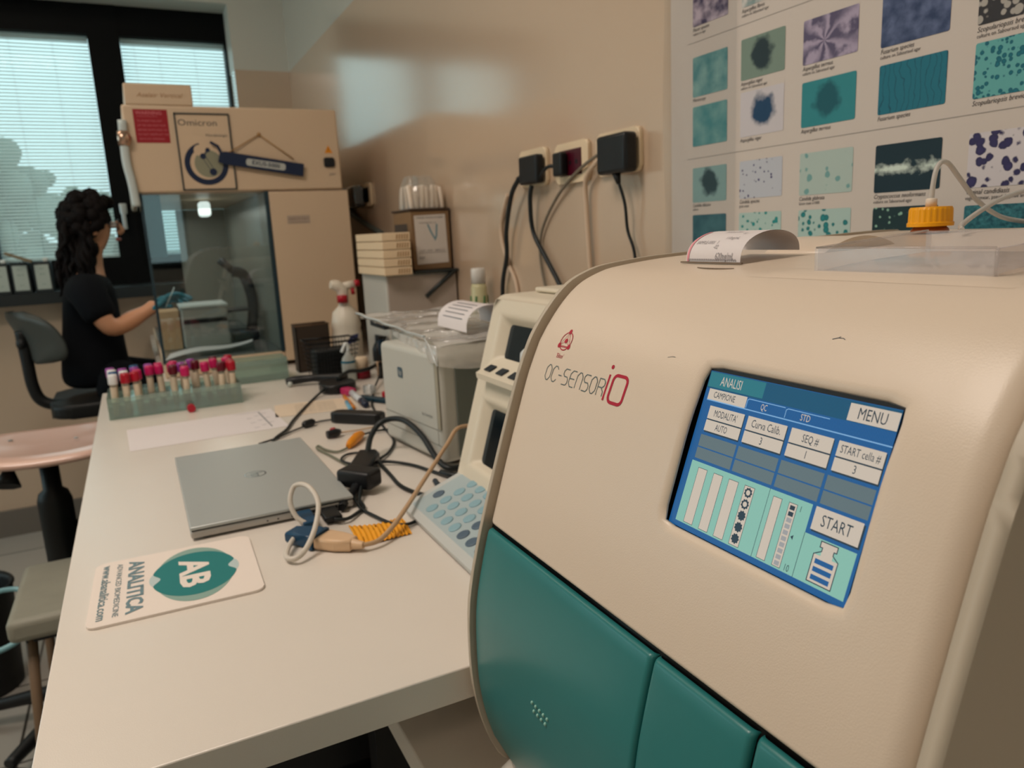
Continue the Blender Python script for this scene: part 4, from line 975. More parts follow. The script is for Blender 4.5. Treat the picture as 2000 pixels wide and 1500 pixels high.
# white curved paper on the printer
g = G().use(paper_w)
pts = [(0.50 + 0.095 * (0.5 - 0.5 * math.cos(math.pi * i / 14)), -0.162 + 0.036 * math.sin(math.pi * i / 14) ** 0.8) for i in range(15)]
g = G().use(paper_w); n_ = 14
g.grid(lambda u, v: (0.492 + 0.095 * (0.5 - 0.5 * math.cos(math.pi * u)), 1.165 + 0.135 * v + 0.02 * u, -0.167 + 0.042 * math.sin(math.pi * u) ** 0.8), 14, 1)
g.grid(lambda u, v: (0.492 + 0.095 * (0.5 - 0.5 * math.cos(math.pi * u)), 1.165 + 0.135 * v + 0.02 * u, -0.1674 + 0.042 * math.sin(math.pi * u) ** 0.8), 14, 1)
g.use(ink)
for k in range(5): g.grid(lambda u, v, k=k: (0.492 + 0.095 * (0.5 - 0.5 * math.cos(math.pi * (0.12 + 0.07 * k + 0.012 * u))), 1.19 + 0.09 * v, -0.1664 + 0.042 * math.sin(math.pi * (0.12 + 0.07 * k + 0.012 * u)) ** 0.8), 1, 1)
solo('printout', g, 'small curled white printout lying on the plastic dust cover', 'paper')

# ================================================================== LAMINAR FLOW CABINET
hb = mat('beige_steel_paint', (208, 184, 156), 0.42, bump=0.1, bscale=300, noise=0.02)
teal_dark = mat('dark_teal_panel', (8, 66, 76), 0.4)
CX0, CX1, CY0, CY1, CZ0, CZ1 = 0.030, 0.648, 2.50, 3.72, -0.40, 0.405
r = thing('laminar_flow_cabinet', 'beige laminar flow cabinet with a glass side, with the seated woman at its opening', 'cabinet', (0.345, 3.1, CZ0))
g = G().use(hb).box(CX0, CX1, CY0, CY1, 0.158, CZ1, 0.006); build('filter_housing', g, r)
g = G().use(hb).box(0.410, CX1 + 0.016, CY0, CY1, -0.385, 0.155, 0.004); build('rear_housing', g, r)
g = G().use(hb).box(0.045, 0.410, CY0 + 0.004, CY1, -0.398, -0.352, 0.003); build('work_base', g, r)
g = G().use(mat('cabinet_steel_floor', (150, 156, 158), 0.25, metal=0.8)).box(0.050, 0.408, CY0 + 0.02, CY1 - 0.02, -0.3515, -0.3485); build('work_surface', g, r)
g = G().use(mat('cabinet_inner_wall', (140, 138, 128), 0.35)).box(0.404, 0.4095, CY0 + 0.02, CY1 - 0.02, -0.348, 0.156); build('inner_wall', g, r)
g = G().use(mat('cabinet_inner_wall', (140, 138, 128), 0.35)).box(0.20, 0.405, CY1 - 0.02, CY1 - 0.008, -0.348, 0.156)
build('far_side_panel', g, r)
gl = glassy('cabinet_glass', (206, 220, 220), 0.10, 0.02)
g = G(FRONT(0, 0, CY0 + 0.006)).use(gl).faces([(0.050, -0.352, 0), (0.404, -0.352, 0), (0.408, 0.152, 0), (0.060, 0.152, 0)], [(0, 1, 2, 3)]) and None
g = G(FRONT(0, 0, CY0 + 0.006)).use(gl); g.faces([(0.048, -0.352, 0), (0.404, -0.352, 0), (0.408, 0.152, 0), (0.048, 0.152, 0)], [(0, 1, 2, 3)]); build('side_glass', g, r)
fm = mat('dark_glazing_seal', (28, 50, 60), 0.4)
build('glass_seal', G().use(fm).box(0.398, 0.410, CY0 - 0.001, CY0 + 0.012, -0.352, 0.156), r); build('glass_seal', G().use(fm).box(0.044, 0.052, CY0 - 0.001, CY0 + 0.010, -0.352, 0.156), r)
g = G().use(teal_dark).box(0.053, 0.100, 2.530, 2.545, -0.03, 0.154); build('control_panel', g, r)
g = G().use(glassy('cabinet_glass', (206, 220, 220), 0.10, 0.02)); g.faces([(0.047, CY0 + 0.01, -0.07), (0.047, CY1 - 0.01, -0.07), (0.040, CY1 - 0.01, 0.156), (0.040, CY0 + 0.01, 0.156)], [(0, 1, 2, 3)]); build('front_sash', g, r)
g = G().use(mat('reflection_glow', (240, 245, 240), 0.4, emit=1.2)).box(0.234, 0.272, 2.88, 2.94, 0.098, 0.150, 0.010, 3); build('lamp_reflection', g, r)  # glowing box standing in for a lamp's reflection in the glass
area('cabinet_lamp_light', (0.25, 3.1, 0.125), 0.12, 1.1, (1.0, 0.93, 0.82), sy=0.9)
# grooves on the panel and the stain-like seam
g = G(FRONT(0, 0, CY0 - 0.0006)).use(mat('panel_seam', (120, 100, 80), 0.6)); g.rect(CX0 + .004, 0.1555, CX1, 0.157); build('seam', g, r)
# round handle and conduit on the near left edge
g = G(fr((0.022, CY0 - 0.01, 0.31), (0, 1, 0), (0, 0, 1))).use(mat('metal_knob', (190, 160, 140), 0.2, metal=0.9)).lathe([(0.020, -0.012), (0.024, 0), (0.022, 0.014), (0.012, 0.022)], 20); build('knob', g, r)
g = G().use(mat('pale_hose', (190, 200, 198), 0.3)).tube([(0.028, CY0 - 0.008, 0.36), (0.024, CY0 - 0.01, 0.25), (0.030, CY0 - 0.012, 0.19), (0.034, CY0 - 0.01, 0.12)], 0.012); build('hose', g, r)
# raised lid on the top left
g = G().use(hb).box(0.043, 0.224, CY0 + 0.002, CY0 + 0.30, CZ1, 0.464, 0.004)
lidb = build('top_box', g, r)
g = G(FRONT(0.135, 0.432, CY0 + 0.0012)).use(mat('faint_brown_print', (168, 128, 92), 0.6)).text('Asalair Vertical', 0, 0, 0.018, 0, 'CENTER', 1.1, 0.3); build('lettering', g, lidb)
# sockets
g = G(FRONT(0.611, 0.241, CY0)).use(black).prism(rrect(-0.017, -0.014, 0.017, 0.016, 0.006), 0, 0.006, 0.002); build('power_inlet', g, r)
g = G(FRONT(0.612, 0.282, CY0)).use(mat('warning_orange', (222, 140, 20), 0.5)).poly([(-0.013, -0.011), (0.013, -0.011), (0, 0.013)], 0.0006).use(black).text('!', 0, -0.002, 0.016, 0.001); build('warning_triangle', g, r)
g = G(FRONT(0.618, 0.205, CY0)).use(ink).text('230V', 0, 0, 0.010, 0.0008); build('lettering', g, r)
g = G(FRONT(0.5, 0.065, CY0)).use(mat('pale_sticker', (176, 158, 142), 0.5)).rect(-0.040, -0.012, 0.032, 0.014, 0.0006).use(mat('sticker_ink', (130, 112, 100), 0.6)).text('MADE IN ITALY', -0.004, 0.003, 0.009, 0.0012).rect(-0.034, -0.008, 0.026, -0.007, 0.0012); build('type_plate', g, r)
# red warning sign (sticker)
g = G(FRONT(0.104, 0.346, CY0)).use(mat('sign_red', (150, 14, 30), 0.45)).prism([(-0.0455, 0.0465), (0.0455, 0.0465), (0.0445, -0.0465), (-0.0455, -0.0465)], 0, 0.001)
g.use(mat('sign_pink', (206, 110, 118), 0.5)).text('WARNING', -0.004, 0.036, 0.013, 0.0016, 'CENTER', 1.1, 0, 0.0002).rect(-0.036, 0.0265, 0.018, 0.0275, 0.0016)
for k, t in enumerate(('TO WARM THE UNIT', 'UP THE FAN MUST RUN', 'BEFORE SWITCHING ON', 'DO NOT OBSTRUCT THE', 'AIR FLOW OPENINGS')): g.text(t, -0.038, 0.014 - k * 0.0125, 0.0078, 0.0016, 'LEFT', 0.9)
solo('warning_sign', g, 'red warning sign with pale lettering stuck on the cabinet side', 'sign')
# framed omicron poster
navy = mat('navy_print', (14, 30, 62), 0.4)
M_ = FRONT(0.2425, 0.2735, CY0)
g = G(M_).use(hb).box(-0.074, 0.074, -0.108, 0.108, 0.0, 0.003)
r2 = thing('framed_sign', 'black framed sign with a navy round emblem on the side of the cabinet', 'sign', (0.2425, CY0, 0.165))
build('sheet', g, r2)
g = G(M_).use(mat('sign_frame', (38, 48, 52), 0.4))
for b in ((-0.077, -0.073, -0.111, 0.111), (0.073, 0.077, -0.111, 0.111), (-0.077, 0.077, 0.107, 0.111), (-0.077, 0.077, -0.111, -0.107)): g.box(b[0], b[1], b[2], b[3], 0, 0.006)
build('frame', g, r2)
g = G(M_).use(mat('sign_ink', (56, 60, 66), 0.5)).text('Omicron', -0.014, 0.083, 0.026, 0.0035, 'CENTER', 1.05, fit=0.108).text('Microbiologia', 0.035, 0.048, 0.011, 0.0035, 'CENTER', 1.0)
build('lettering', g, r2)
g = G(M_).use(navy).ring(-0.002, -0.034, 0.046, 0.062, 0.0035, 105, 385, 60)
g.use(mat('sign_sage', (140, 140, 118), 0.5)).disc(0.004, -0.034, 0.040, 0.0034, n=40)
g.use(hb).disc(-0.018, 0.005, 0.016, 0.0036)
g.use(navy).disc(-0.010, -0.012, 0.0085, 0.0038).disc(0.005, 0.006, 0.0065, 0.0038).disc(0.014, -0.058, 0.0105, 0.0038).stroke([(-0.010, -0.012), (0.005, 0.006)], 0.004, 0.0037)
g.stroke([(-0.012, -0.016), (0.009, -0.056)], 0.0015, 0.0037).stroke([(-0.004, -0.012), (0.018, -0.052)], 0.0015, 0.0037)
build('emblem', g, r2)
# hanging navy handle plate on a string
Mb = FRONT(0.398, 0.2365, CY0 - 0.010) @ Matrix.Rotation(math.radians(-8.5), 4, 'Z')
r3 = thing('hanging_label', 'navy strip label hanging from a string in front of the framed sign', 'sign', (0.398, CY0 - 0.012, 0.18))
g = G(Mb).use(navy).prism([(-0.122, 0.018), (-0.105, 0.022), (0.128, 0.019), (0.128, -0.020), (-0.10, -0.016), (-0.125, -0.012)], 0, 0.006, 0.001)
g.stroke([(-0.118, 0.016), (-0.128, 0.034), (-0.150, 0.043)], 0.008, 0.003); build('strip', g, r3)
g = G(Mb).use(mat('label_silver', (178, 182, 178), 0.3)).poly(rrect(-0.046, -0.010, 0.072, 0.011, 0.008), 0.0065).use(navy).text('EXUS-5000', 0.013, 0.0005, 0.017, 0.007, 'CENTER', 1.05, 0, 0.0003); build('plate', g, r3)
g = G().use(mat('string_tan', (168, 130, 84), 0.8)).tube([(0.300, CY0 - 0.008, 0.268), (0.401, CY0 - 0.004, 0.325)], 0.0018, 6).tube([(0.401, CY0 - 0.004, 0.325), (0.498, CY0 - 0.008, 0.252)], 0.0018, 6); g.ball((0.401, CY0 - 0.004, 0.326), 0.006, seg=8); build('string', g, r3)
# things inside the cabinet
def inbox(x0, x1, y0, y1, z0, z1, m, name, label, cat): return solo(name, G().use(m).box(x0, x1, y0, y1, z0, z1, 0.002), label, cat)
tan = mat('tan_cardboard', (196, 160, 122), 0.7)
inbox(0.055, 0.120, 2.80, 2.93, -0.348, -0.215, tan, 'cardboard_carton', 'tan carton just inside the cabinet glass, beside the gloved hand', 'box')
r4 = thing('incubator_block', 'pale grey heating block with a dark slot inside the cabinet', 'lab device', (0.20, 2.86, -0.348))
build('body', G().use(mat('pale_grey_device', (168, 166, 160), 0.4)).box(0.125, 0.275, 2.78, 2.95, -0.347, -0.212, 0.006), r4)
build('slot', G().use(black).box(0.130, 0.27, 2.775, 2.781, -0.262, -0.248, 0.001), r4)
build('lid', G().use(mat('white_device', (205, 210, 208), 0.4)).box(0.122, 0.278, 2.776, 2.954, -0.211, -0.200, 0.004), r4)
g = G().use(paper_w)
g.grid(lambda u, v: (0.052 + 0.27 * u + 0.02 * v, 2.54 + 0.15 * v + 0.05 * u, -0.346 + 0.028 * u * (1 - 0.4 * v) + 0.006 * math.sin(6 * u)), 16, 4)
g.grid(lambda u, v: (0.052 + 0.27 * u + 0.02 * v, 2.54 + 0.15 * v + 0.05 * u, -0.3463 + 0.028 * u * (1 - 0.4 * v) + 0.006 * math.sin(6 * u)), 16, 4)
solo('paper_sheet', g, 'curled white paper sheet lying inside the glass cabinet', 'paper')
r5 = thing('microscope', 'dark microscope standing behind the cabinet glass', 'microscope', (0.335, 2.95, -0.348))
dkb = mat('dark_blue_metal', (20, 30, 40), 0.35)
build('base', G().use(dkb).box(0.290, 0.385, 2.86, 3.02, -0.3475, -0.315, 0.008), r5)
build('arm', G().use(dkb).tube([(0.37, 2.95, -0.32), (0.385, 2.95, -0.22), (0.365, 2.95, -0.12), (0.325, 2.95, -0.10)], 0.020), r5)
build('eyepiece', G().use(dkb).tube([(0.33, 2.95, -0.10), (0.285, 2.95, -0.055)], 0.014), r5)
build('stage', G().use(dkb).box(0.285, 0.365, 2.90, 3.0, -0.245, -0.235, 0.002), r5)

# ================================================================== BINDERS ON THE SILL
bl = mat('binder_label', (176, 188, 180), 0.6)
for k, (x0, lab) in enumerate(((-0.535, 'grey labelled box file at the far left of the window sill'), (-0.462, 'grey labelled box file in the middle of the sill, under the wooden ruler'), (-0.382, 'grey labelled box file on the sill next to the woman'))):
    t = thing('box_file', lab, 'box file', (x0 + 0.035, 3.84, -0.165), 'box files on the sill')
    build('case', G().use(mat('box_file_case', (38, 46, 48), 0.5)).box(x0, x0 + 0.066, 3.79, 3.89, -0.1645, -0.036, 0.002), t)
    g = G(FRONT(x0 + 0.033, -0.1, 3.7899)).use(bl).rect(-0.026, -0.052, 0.026, 0.052, 0.0006).use(mat('label_green_ink', (90, 120, 112), 0.6))
    for z, s_ in ((0.035, 0.008), (0.012, 0.010), (-0.03, 0.007)): g.text(('Lab', 'No 4', 'Arch')[k % 3], 0, z, s_, 0.001)
    build('label', g, t)
    build('cap', G().use(mat('white_knob', (225, 232, 228), 0.3)).box(x0 + 0.040, x0 + 0.060, 3.80, 3.82, -0.036, -0.020, 0.004), t)
g = G(FRONT(-0.424, -0.0135, 3.775) @ Matrix.Rotation(math.radians(-23), 4, 'Z')).use(mat('wood_ruler', (128, 112, 84), 0.6)).box(-0.050, 0.050, -0.006, 0.006, -0.016, 0.016, 0.001)
solo('wooden_ruler', g, 'short brown wooden ruler leaning on the box files', 'ruler')

# ================================================================== PERSON
def skin_mesh(name, chains, m, parent, sub=2, root=0):
    """one continuous surface grown from connected joints: chains = list of [(x, y, z, rx, ry)]; equal joints are shared"""
    me = bpy.data.meshes.new(name); idx = {}; V = []; Rr = []; E = []
    for ch in chains:
        prev = None
        for p in ch:
            key = (round(p[0], 4), round(p[1], 4), round(p[2], 4))
            if key not in idx: idx[key] = len(V); V.append(Vector(p[:3]) - ORG[parent.name]); Rr.append((p[3], p[4] if len(p) > 4 else p[3]))
            if prev is not None and prev != idx[key]: E.append((prev, idx[key]))
            prev = idx[key]
    me.from_pydata(V, E, []); o = bpy.data.objects.new(name, me); COL.objects.link(o)
    sk = o.modifiers.new('skin', 'SKIN'); sk.use_smooth_shade = True; sk.branch_smoothing = 0.4
    for i, v in enumerate(me.skin_vertices[0].data): v.radius = Rr[i]; v.use_root = (i == root)
    ss = o.modifiers.new('sub', 'SUBSURF'); ss.levels = sub; ss.render_levels = sub
    nm = bpy.data.meshes.new_from_object(o.evaluated_get(bpy.context.evaluated_depsgraph_get()))
    bpy.data.objects.remove(o); nm.materials.clear(); nm.materials.append(m)
    for f in nm.polygons: f.use_smooth = True
    o = bpy.data.objects.new(name, nm); COL.objects.link(o); ORG[o.name] = ORG[parent.name].copy(); o.parent = parent; return o
skin = mat('skin', (196, 142, 108), 0.5); cloth = mat('navy_cloth', (7, 11, 17), 0.9, spec=0.2); hairm = mat('dark_brown_hair', (16, 12, 12), 0.75, spec=0.15, noise=0.4, nscale=40)
PY = 3.12
pr_ = thing('person', 'woman with long dark curly hair in dark clothes, seated at the laminar flow cabinet', 'person', (-0.16, PY, -0.50))
def arm(sy, el, wr, ha):
    return [(-0.150, PY, -0.145, 0.060, 0.07), (-0.152, PY + sy * 0.09, -0.118, 0.045), (-0.156, PY + sy * 0.165, -0.130, 0.044), (*el, 0.038), (*[(a + b) / 2 for a, b in zip(el, wr)], 0.036), (*wr, 0.024), (*ha, 0.026, 0.018)]
elN, wrN, haN = (-0.098, PY - 0.20, -0.278), (0.020, PY - 0.13, -0.225), (0.058, PY - 0.10, -0.202)
elF, wrF, haF = (-0.090, PY + 0.21, -0.300), (0.045, PY + 0.14, -0.235), (0.085, PY + 0.11, -0.215)
body = [
    [(-0.170, PY, -0.435, 0.085, 0.12), (-0.165, PY, -0.34, 0.065, 0.10), (-0.158, PY, -0.24, 0.065, 0.10), (-0.150, PY, -0.145, 0.060, 0.07), (-0.135, PY, -0.050, 0.040), (-0.122, PY, 0.000, 0.038),
     (-0.108, PY, 0.050, 0.062, 0.052), (-0.104, PY, 0.095, 0.078, 0.066), (-0.106, PY, 0.135, 0.070, 0.062), (-0.108, PY, 0.162, 0.040)],
    [(-0.108, PY, 0.050, 0.062, 0.052), (-0.066, PY, 0.032, 0.030, 0.028)],
    arm(-1, elN, wrN, haN), arm(1, elF, wrF, haF)]
for sy in (-1, 1):
    body.append([(-0.170, PY, -0.435, 0.085, 0.12), (-0.10, PY + sy * 0.09, -0.482, 0.058), (0.06, PY + sy * 0.11, -0.510, 0.054), (0.215, PY + sy * 0.11, -0.522, 0.046), (0.20, PY + sy * 0.11, -0.72, 0.044), (0.175, PY + sy * 0.11, -0.95, 0.040), (0.165, PY + sy * 0.11, -1.14, 0.032), (0.235, PY + sy * 0.115, -1.20, 0.034)])
bd = skin_mesh('body', body, skin, pr_)
# face features
fg = G().use(skin)
fg.tube([(-0.036, PY, 0.098), (-0.020, PY, 0.070), (-0.033, PY, 0.058)], 0.01, rr=[0.008, 0.012, 0.010]); build('nose', fg, pr_)
fg = G().use(mat('lips', (150, 84, 78), 0.5)).tube([(-0.037, PY - 0.022, 0.036), (-0.029, PY, 0.036), (-0.037, PY + 0.022, 0.036)], 0.006); build('mouth', fg, pr_)
for sy in (-1, 1):
    fg = G().use(mat('eye_white', (210, 205, 200), 0.2)).ball((-0.043, PY + sy * 0.030, 0.088), 0.012, seg=10).use(black).ball((-0.034, PY + sy * 0.030, 0.088), 0.005, seg=8); build('eye', fg, pr_, weld=False)
    fg = G().use(skin).ball((-0.105, PY + sy * 0.072, 0.078), 0.026, 0.6, 0.35, 1.1, seg=10); build('ear', fg, pr_)
# glasses
fg = G().use(mat('glasses_rim', (60, 64, 68), 0.2))
for sy in (-1, 1):
    fg.tube([(-0.026, PY + sy * 0.030 + 0.024 * math.cos(t * math.pi / 6), 0.087 + 0.018 * math.sin(t * math.pi / 6)) for t in range(12)], 0.0018, 6, closed=True)
    fg.tube([(-0.026, PY + sy * 0.054, 0.090), (-0.06, PY + sy * 0.074, 0.090), (-0.105, PY + sy * 0.078, 0.088)], 0.0018, 6)
fg.tube([(-0.026, PY - 0.007, 0.088), (-0.023, PY, 0.090), (-0.026, PY + 0.007, 0.088)], 0.0018, 6); gls = build('glasses', fg, pr_, weld=False)
fg = G().use(glassy('spectacle_lens', (235, 245, 245), 0.25, 0.02))
for sy in (-1, 1): fg.at(fr((-0.026, PY + sy * 0.030, 0.087), (0, -1, 0), (0, 0, 1))).disc(0, 0, 0.022, 0, ry=0.017)
build('lens', fg, gls, weld=False)
# hair: cap plus many curls
hg = G().use(hairm)
for i in range(150):
    a = random.uniform(0, 6.28); e = random.uniform(-0.35, 1)
    x, y, z = 0.088 * math.cos(a) * math.sqrt(max(0, 1 - e * e)), 0.082 * math.sin(a) * math.sqrt(max(0, 1 - e * e)), 0.100 * e
    if x > 0.045 and z < 0.055: continue
    hg.ball((-0.115 + x, PY + y, 0.098 + z), random.uniform(0.014, 0.026), seg=8)
hg.ball((-0.128, PY, 0.108), 0.088, 0.95, 0.92, 0.98, seg=16)
for i in range(90):
    a = random.uniform(0.45 * math.pi, 1.55 * math.pi); r_ = random.uniform(0.055, 0.088)
    x0, y0_ = -0.120 + r_ * math.cos(a), PY + r_ * 0.95 * math.sin(a); z0 = random.uniform(0.02, 0.13); L_ = random.uniform(0.10, 0.20); ph_ = random.uniform(0, 6.28); dx = random.uniform(-0.055, 0.0)
    pts = [(x0 + dx * t + 0.009 * math.cos(ph_ + 9 * t), y0_ * 1 + 0.009 * math.sin(ph_ + 9 * t) + (y0_ - PY) * 0.35 * t, z0 - L_ * t) for t in [k / 7 for k in range(8)]]
    hg.tube(pts, 0.008, 5, rr=[0.009, 0.011, 0.012, 0.012, 0.011, 0.009, 0.007, 0.003])
build('hair', hg, pr_, weld=False)
# clothes
def sleeve(sy, el): 
    s_ = Vector((-0.156, PY + sy * 0.165, -0.130)); e_ = Vector(el); m_ = s_.lerp(e_, 0.45); q = s_.lerp(e_, 0.75)
    return [(-0.150, PY, -0.145, 0.118, 0.118), (-0.152, PY + sy * 0.09, -0.118, 0.080), (-0.156, PY + sy * 0.165, -0.130, 0.064), (*m_, 0.060), (*q, 0.058)]
skin_mesh('tunic', [[(-0.170, PY, -0.500, 0.125, 0.125), (-0.170, PY, -0.435, 0.125, 0.125), (-0.165, PY, -0.34, 0.112, 0.112), (-0.160, PY, -0.24, 0.120, 0.120), (-0.150, PY, -0.145, 0.118, 0.118), (-0.140, PY, -0.070, 0.066)], sleeve(-1, elN), sleeve(1, elF)], cloth, pr_)
leg = []
for sy in (-1, 1):
    leg.append([(-0.170, PY, -0.465, 0.100, 0.100), (-0.10, PY + sy * 0.09, -0.480, 0.088), (0.06, PY + sy * 0.11, -0.508, 0.076), (0.217, PY + sy * 0.11, -0.520, 0.063), (0.20, PY + sy * 0.11, -0.72, 0.060), (0.175, PY + sy * 0.11, -0.95, 0.050), (0.165, PY + sy * 0.11, -1.12, 0.046)])
skin_mesh('trousers', leg, cloth, pr_)
for sy in (-1, 1):
    build('shoe', G(Matrix.Translation((0.205, PY + sy * 0.113, -1.249))).use(black).box(-0.075, 0.125, -0.042, 0.042, 0.0, 0.075, 0.025, 3), pr_)
# gloved hands, five fingers each
glove = mat('blue_glove', (24, 120, 142), 0.45)
def hand(wr, ha, sy, name):
    W_, H_ = Vector(wr), Vector(ha); d = (H_ - W_).normalized(); side = Vector((0, 1, 0)); side = (side - d * side.dot(d)).normalized(); up = d.cross(side)
    if up.z < 0: up = -up
    def q(a, b, c): v = H_ + d * a + side * b + up * c; return (v.x, v.y, v.z)
    palm = [(*wr, 0.024, 0.018), (*q(0, 0, 0), 0.026, 0.018), (*q(0.032, 0, -0.002), 0.026, 0.015)]
    ch = [palm]
    for b, L_ in ((-0.026, 0.058), (-0.009, 0.070), (0.009, 0.074), (0.026, 0.064)):
        ch.append([palm[2], (*q(0.048, b, 0), 0.0095), (*q(0.048 + L_ * 0.45, b * 1.12, -0.010), 0.0085), (*q(0.048 + L_ * 0.72, b * 1.12, -0.026), 0.008), (*q(0.048 + L_ * 0.82, b * 1.1, -0.040), 0.0065)])
    t = -sy
    ch.append([palm[1], (*q(0.012, t * 0.034, -0.004), 0.011), (*q(0.036, t * 0.046, -0.014), 0.010), (*q(0.058, t * 0.040, -0.024), 0.008)])
    o = skin_mesh(name, ch, glove, pr_, 2); o['label'] = 'blue gloved hand'
hand(wrN, haN, -1, 'glove'); hand(wrF, haF, 1, 'glove')
# slip of glass held in the near hand
g = G().use(mat('white_swab', (225, 235, 235), 0.3)).tube([(0.088, PY - 0.115, -0.215), (0.125, PY - 0.12, -0.145)], 0.002, 6); solo('swab', g, 'thin white swab held in the blue gloved hand', 'swab')

# ================================================================== CHAIRS AND STOOL
chb = mat('chair_grey_shell', (104, 108, 104), 0.4); cblk = mat('chair_black', (10, 13, 15), 0.5)
r = thing('work_chair', 'black framed work chair with grey backrest that the woman sits on', 'chair', (-0.20, 3.10, -1.25))
def backpad(u, v):
    q = (u - 0.5) * 2; w = 0.20 * math.sin(q * 1.35) * math.sqrt(max(0.04, 1 - (2 * abs(v - 0.5)) ** 3.2)); d = 0.055 * (1 - math.cos(q * 1.35)) + 0.02 * math.cos((v - 0.5) * 3)
    t = 1.22 * (v - 0.5) * -0.05
    return (-0.345 + w * 0.42 + (0.05 - d) * -0.0 - 0.03 + d * 0.9 + t, 3.02 - w * 0.9 + d * 0.42, -0.375 + 0.185 * v)
g = G().use(chb).grid(backpad, 18, 12)
bmesh.ops.solidify(g.bm, geom=g.bm.faces[:], thickness=0.014); build('backrest', g, r, weld=False)
g = G().use(cblk).tube([(-0.375, 3.06, -0.26), (-0.372, 3.06, -0.36), (-0.368, 3.06, -0.46), (-0.345, 3.06, -0.515), (-0.28, 3.06, -0.535), (-0.16, 3.07, -0.535), (-0.08, 3.08, -0.535)], 0.020, 10); build('back_bar', g, r)
g = G(fr((-0.385, 3.06, -0.305), (0, 1, 0), (0, 0, 1))).use(cblk).lathe([(0.010, -0.01), (0.026, 0.0), (0.026, 0.014), (0.018, 0.02)], 14); build('knob', g, r)
g = G().use(cblk).tube([(-0.235, 3.02, -0.52), (-0.235, 3.0, -0.57)], 0.01, rr=[0.008, 0.022]); build('lever', g, r)
g = G(Matrix.Translation((-0.13, 3.12, -0.567))).use(cblk).prism(rrect(-0.19, -0.20, 0.17, 0.20, 0.07), 0, 0.050, 0.015, 3); build('seat', g, r)
g = G(Matrix.Translation((-0.12, 3.12, 0))).use(cblk).lathe([(0.030, -1.17), (0.030, -0.80), (0.018, -0.79), (0.018, -0.565)], 16); build('gas_column', g, r)
def star_base(cx, cy, r_, z=-1.25, L_=0.27):
    for k in range(5):
        a = 2 * math.pi * k / 5 + 0.3
        g = G().use(cblk).tube([(cx, cy, z + 0.10), (cx + L_ * 0.5 * math.cos(a), cy + L_ * 0.5 * math.sin(a), z + 0.085), (cx + L_ * math.cos(a), cy + L_ * math.sin(a), z + 0.065)], 0.018, rr=[0.024, 0.020, 0.014]); l = build('base_leg', g, r_)
        g = G(fr((cx + L_ * math.cos(a) - 0.012 * math.sin(a), cy + L_ * math.sin(a) + 0.012 * math.cos(a), z + 0.027), (0, 0, 1), (math.cos(a), math.sin(a), 0))).use(cblk).lathe([(0.020, -0.02), (0.026, -0.014), (0.026, 0.014), (0.020, 0.02)], 14); build('castor', g, l)
star_base(-0.12, 3.12, r)
wood = mat('pale_plywood', (226, 188, 172), 0.22, coat=0.5, noise=0.06, nscale=8)
r = thing('stool', 'round pale plywood stool seat on a black column, half under the bench', 'stool', (-0.235, 2.165, -1.25))
def seat(u, v):
    rr_ = 0.205 * v; a = 2 * math.pi * u; sq = 1 / (abs(math.cos(a)) ** 3 + abs(math.sin(a)) ** 3) ** (1 / 3)
    x, y = rr_ * math.cos(a) * sq * 0.98, rr_ * math.sin(a) * sq * 0.94
    return (-0.235 + x, 2.165 + y, -0.470 + 0.018 * v * v - 0.022 * max(0, v - 0.8) * 5 * 0.5 + 0.010 * math.cos(2 * a) * v * v)
g = G().use(wood).grid(seat, 40, 10)
bmesh.ops.remove_doubles(g.bm, verts=g.bm.verts, dist=1e-4); bmesh.ops.solidify(g.bm, geom=g.bm.faces[:], thickness=-0.013)
sseat = build('seat', g, r, weld=False)
for x, y in ((-0.135, 2.23), (-0.185, 2.13), (-0.335, 2.21)): build('screw', G(Matrix.Translation((x, y, -0.461))).use(steel).lathe([(0.006, 0), (0.004, 0.002)], 10), sseat)
g = G(Matrix.Translation((-0.258, 2.165, 0))).use(cblk).lathe([(0.040, -1.15), (0.040, -0.62), (0.034, -0.60), (0.022, -0.59), (0.022, -0.488)], 18); build('column', g, r)
g = G().use(cblk).box(-0.36, -0.14, 2.08, 2.25, -0.502, -0.488, 0.004); build('seat_plate', g, r)
g = G().use(cblk).tube([(-0.33, 2.08, -0.505), (-0.335, 2.06, -0.54)], 0.01, rr=[0.012, 0.03]); build('lever', g, r)
g = G().use(cblk).tube([(-0.258, 2.165, -0.75), (-0.19, 2.19, -0.69), (-0.14, 2.21, -0.62)], 0.022); build('bracket', g, r)
star_base(-0.258, 2.165, r)
# grey padded stool with thin wooden legs
r = thing('padded_stool', 'old stool with worn grey padded seat and thin wooden legs beside the bench', 'stool', (-0.14, 1.79, -1.25))
padm = mat('worn_grey_vinyl', (148, 146, 132), 0.5, noise=0.16, nscale=14, bump=0.8, bscale=22)
build('seat', G().use(padm).box(-0.315, 0.02, 1.635, 1.945, -0.748, -0.700, 0.014, 4), r)
wleg = mat('brown_wood_leg', (118, 96, 74), 0.5)
for k, (x, y, ex, ey) in enumerate(((-0.28, 1.67, -0.315, 1.64), (-0.02, 1.67, 0.01, 1.63), (-0.28, 1.91, -0.31, 1.94), (-0.02, 1.91, 0.01, 1.95))):
    build('leg', G().use(wleg).tube([(x, y, -0.745), (ex, ey, -1.25)], 0.010, rr=[0.011, 0.0065], spline=False), r)
build('under_frame', G().use(cblk).box(-0.29, 0.0, 1.66, 1.92, -0.762, -0.748, 0.003), r)
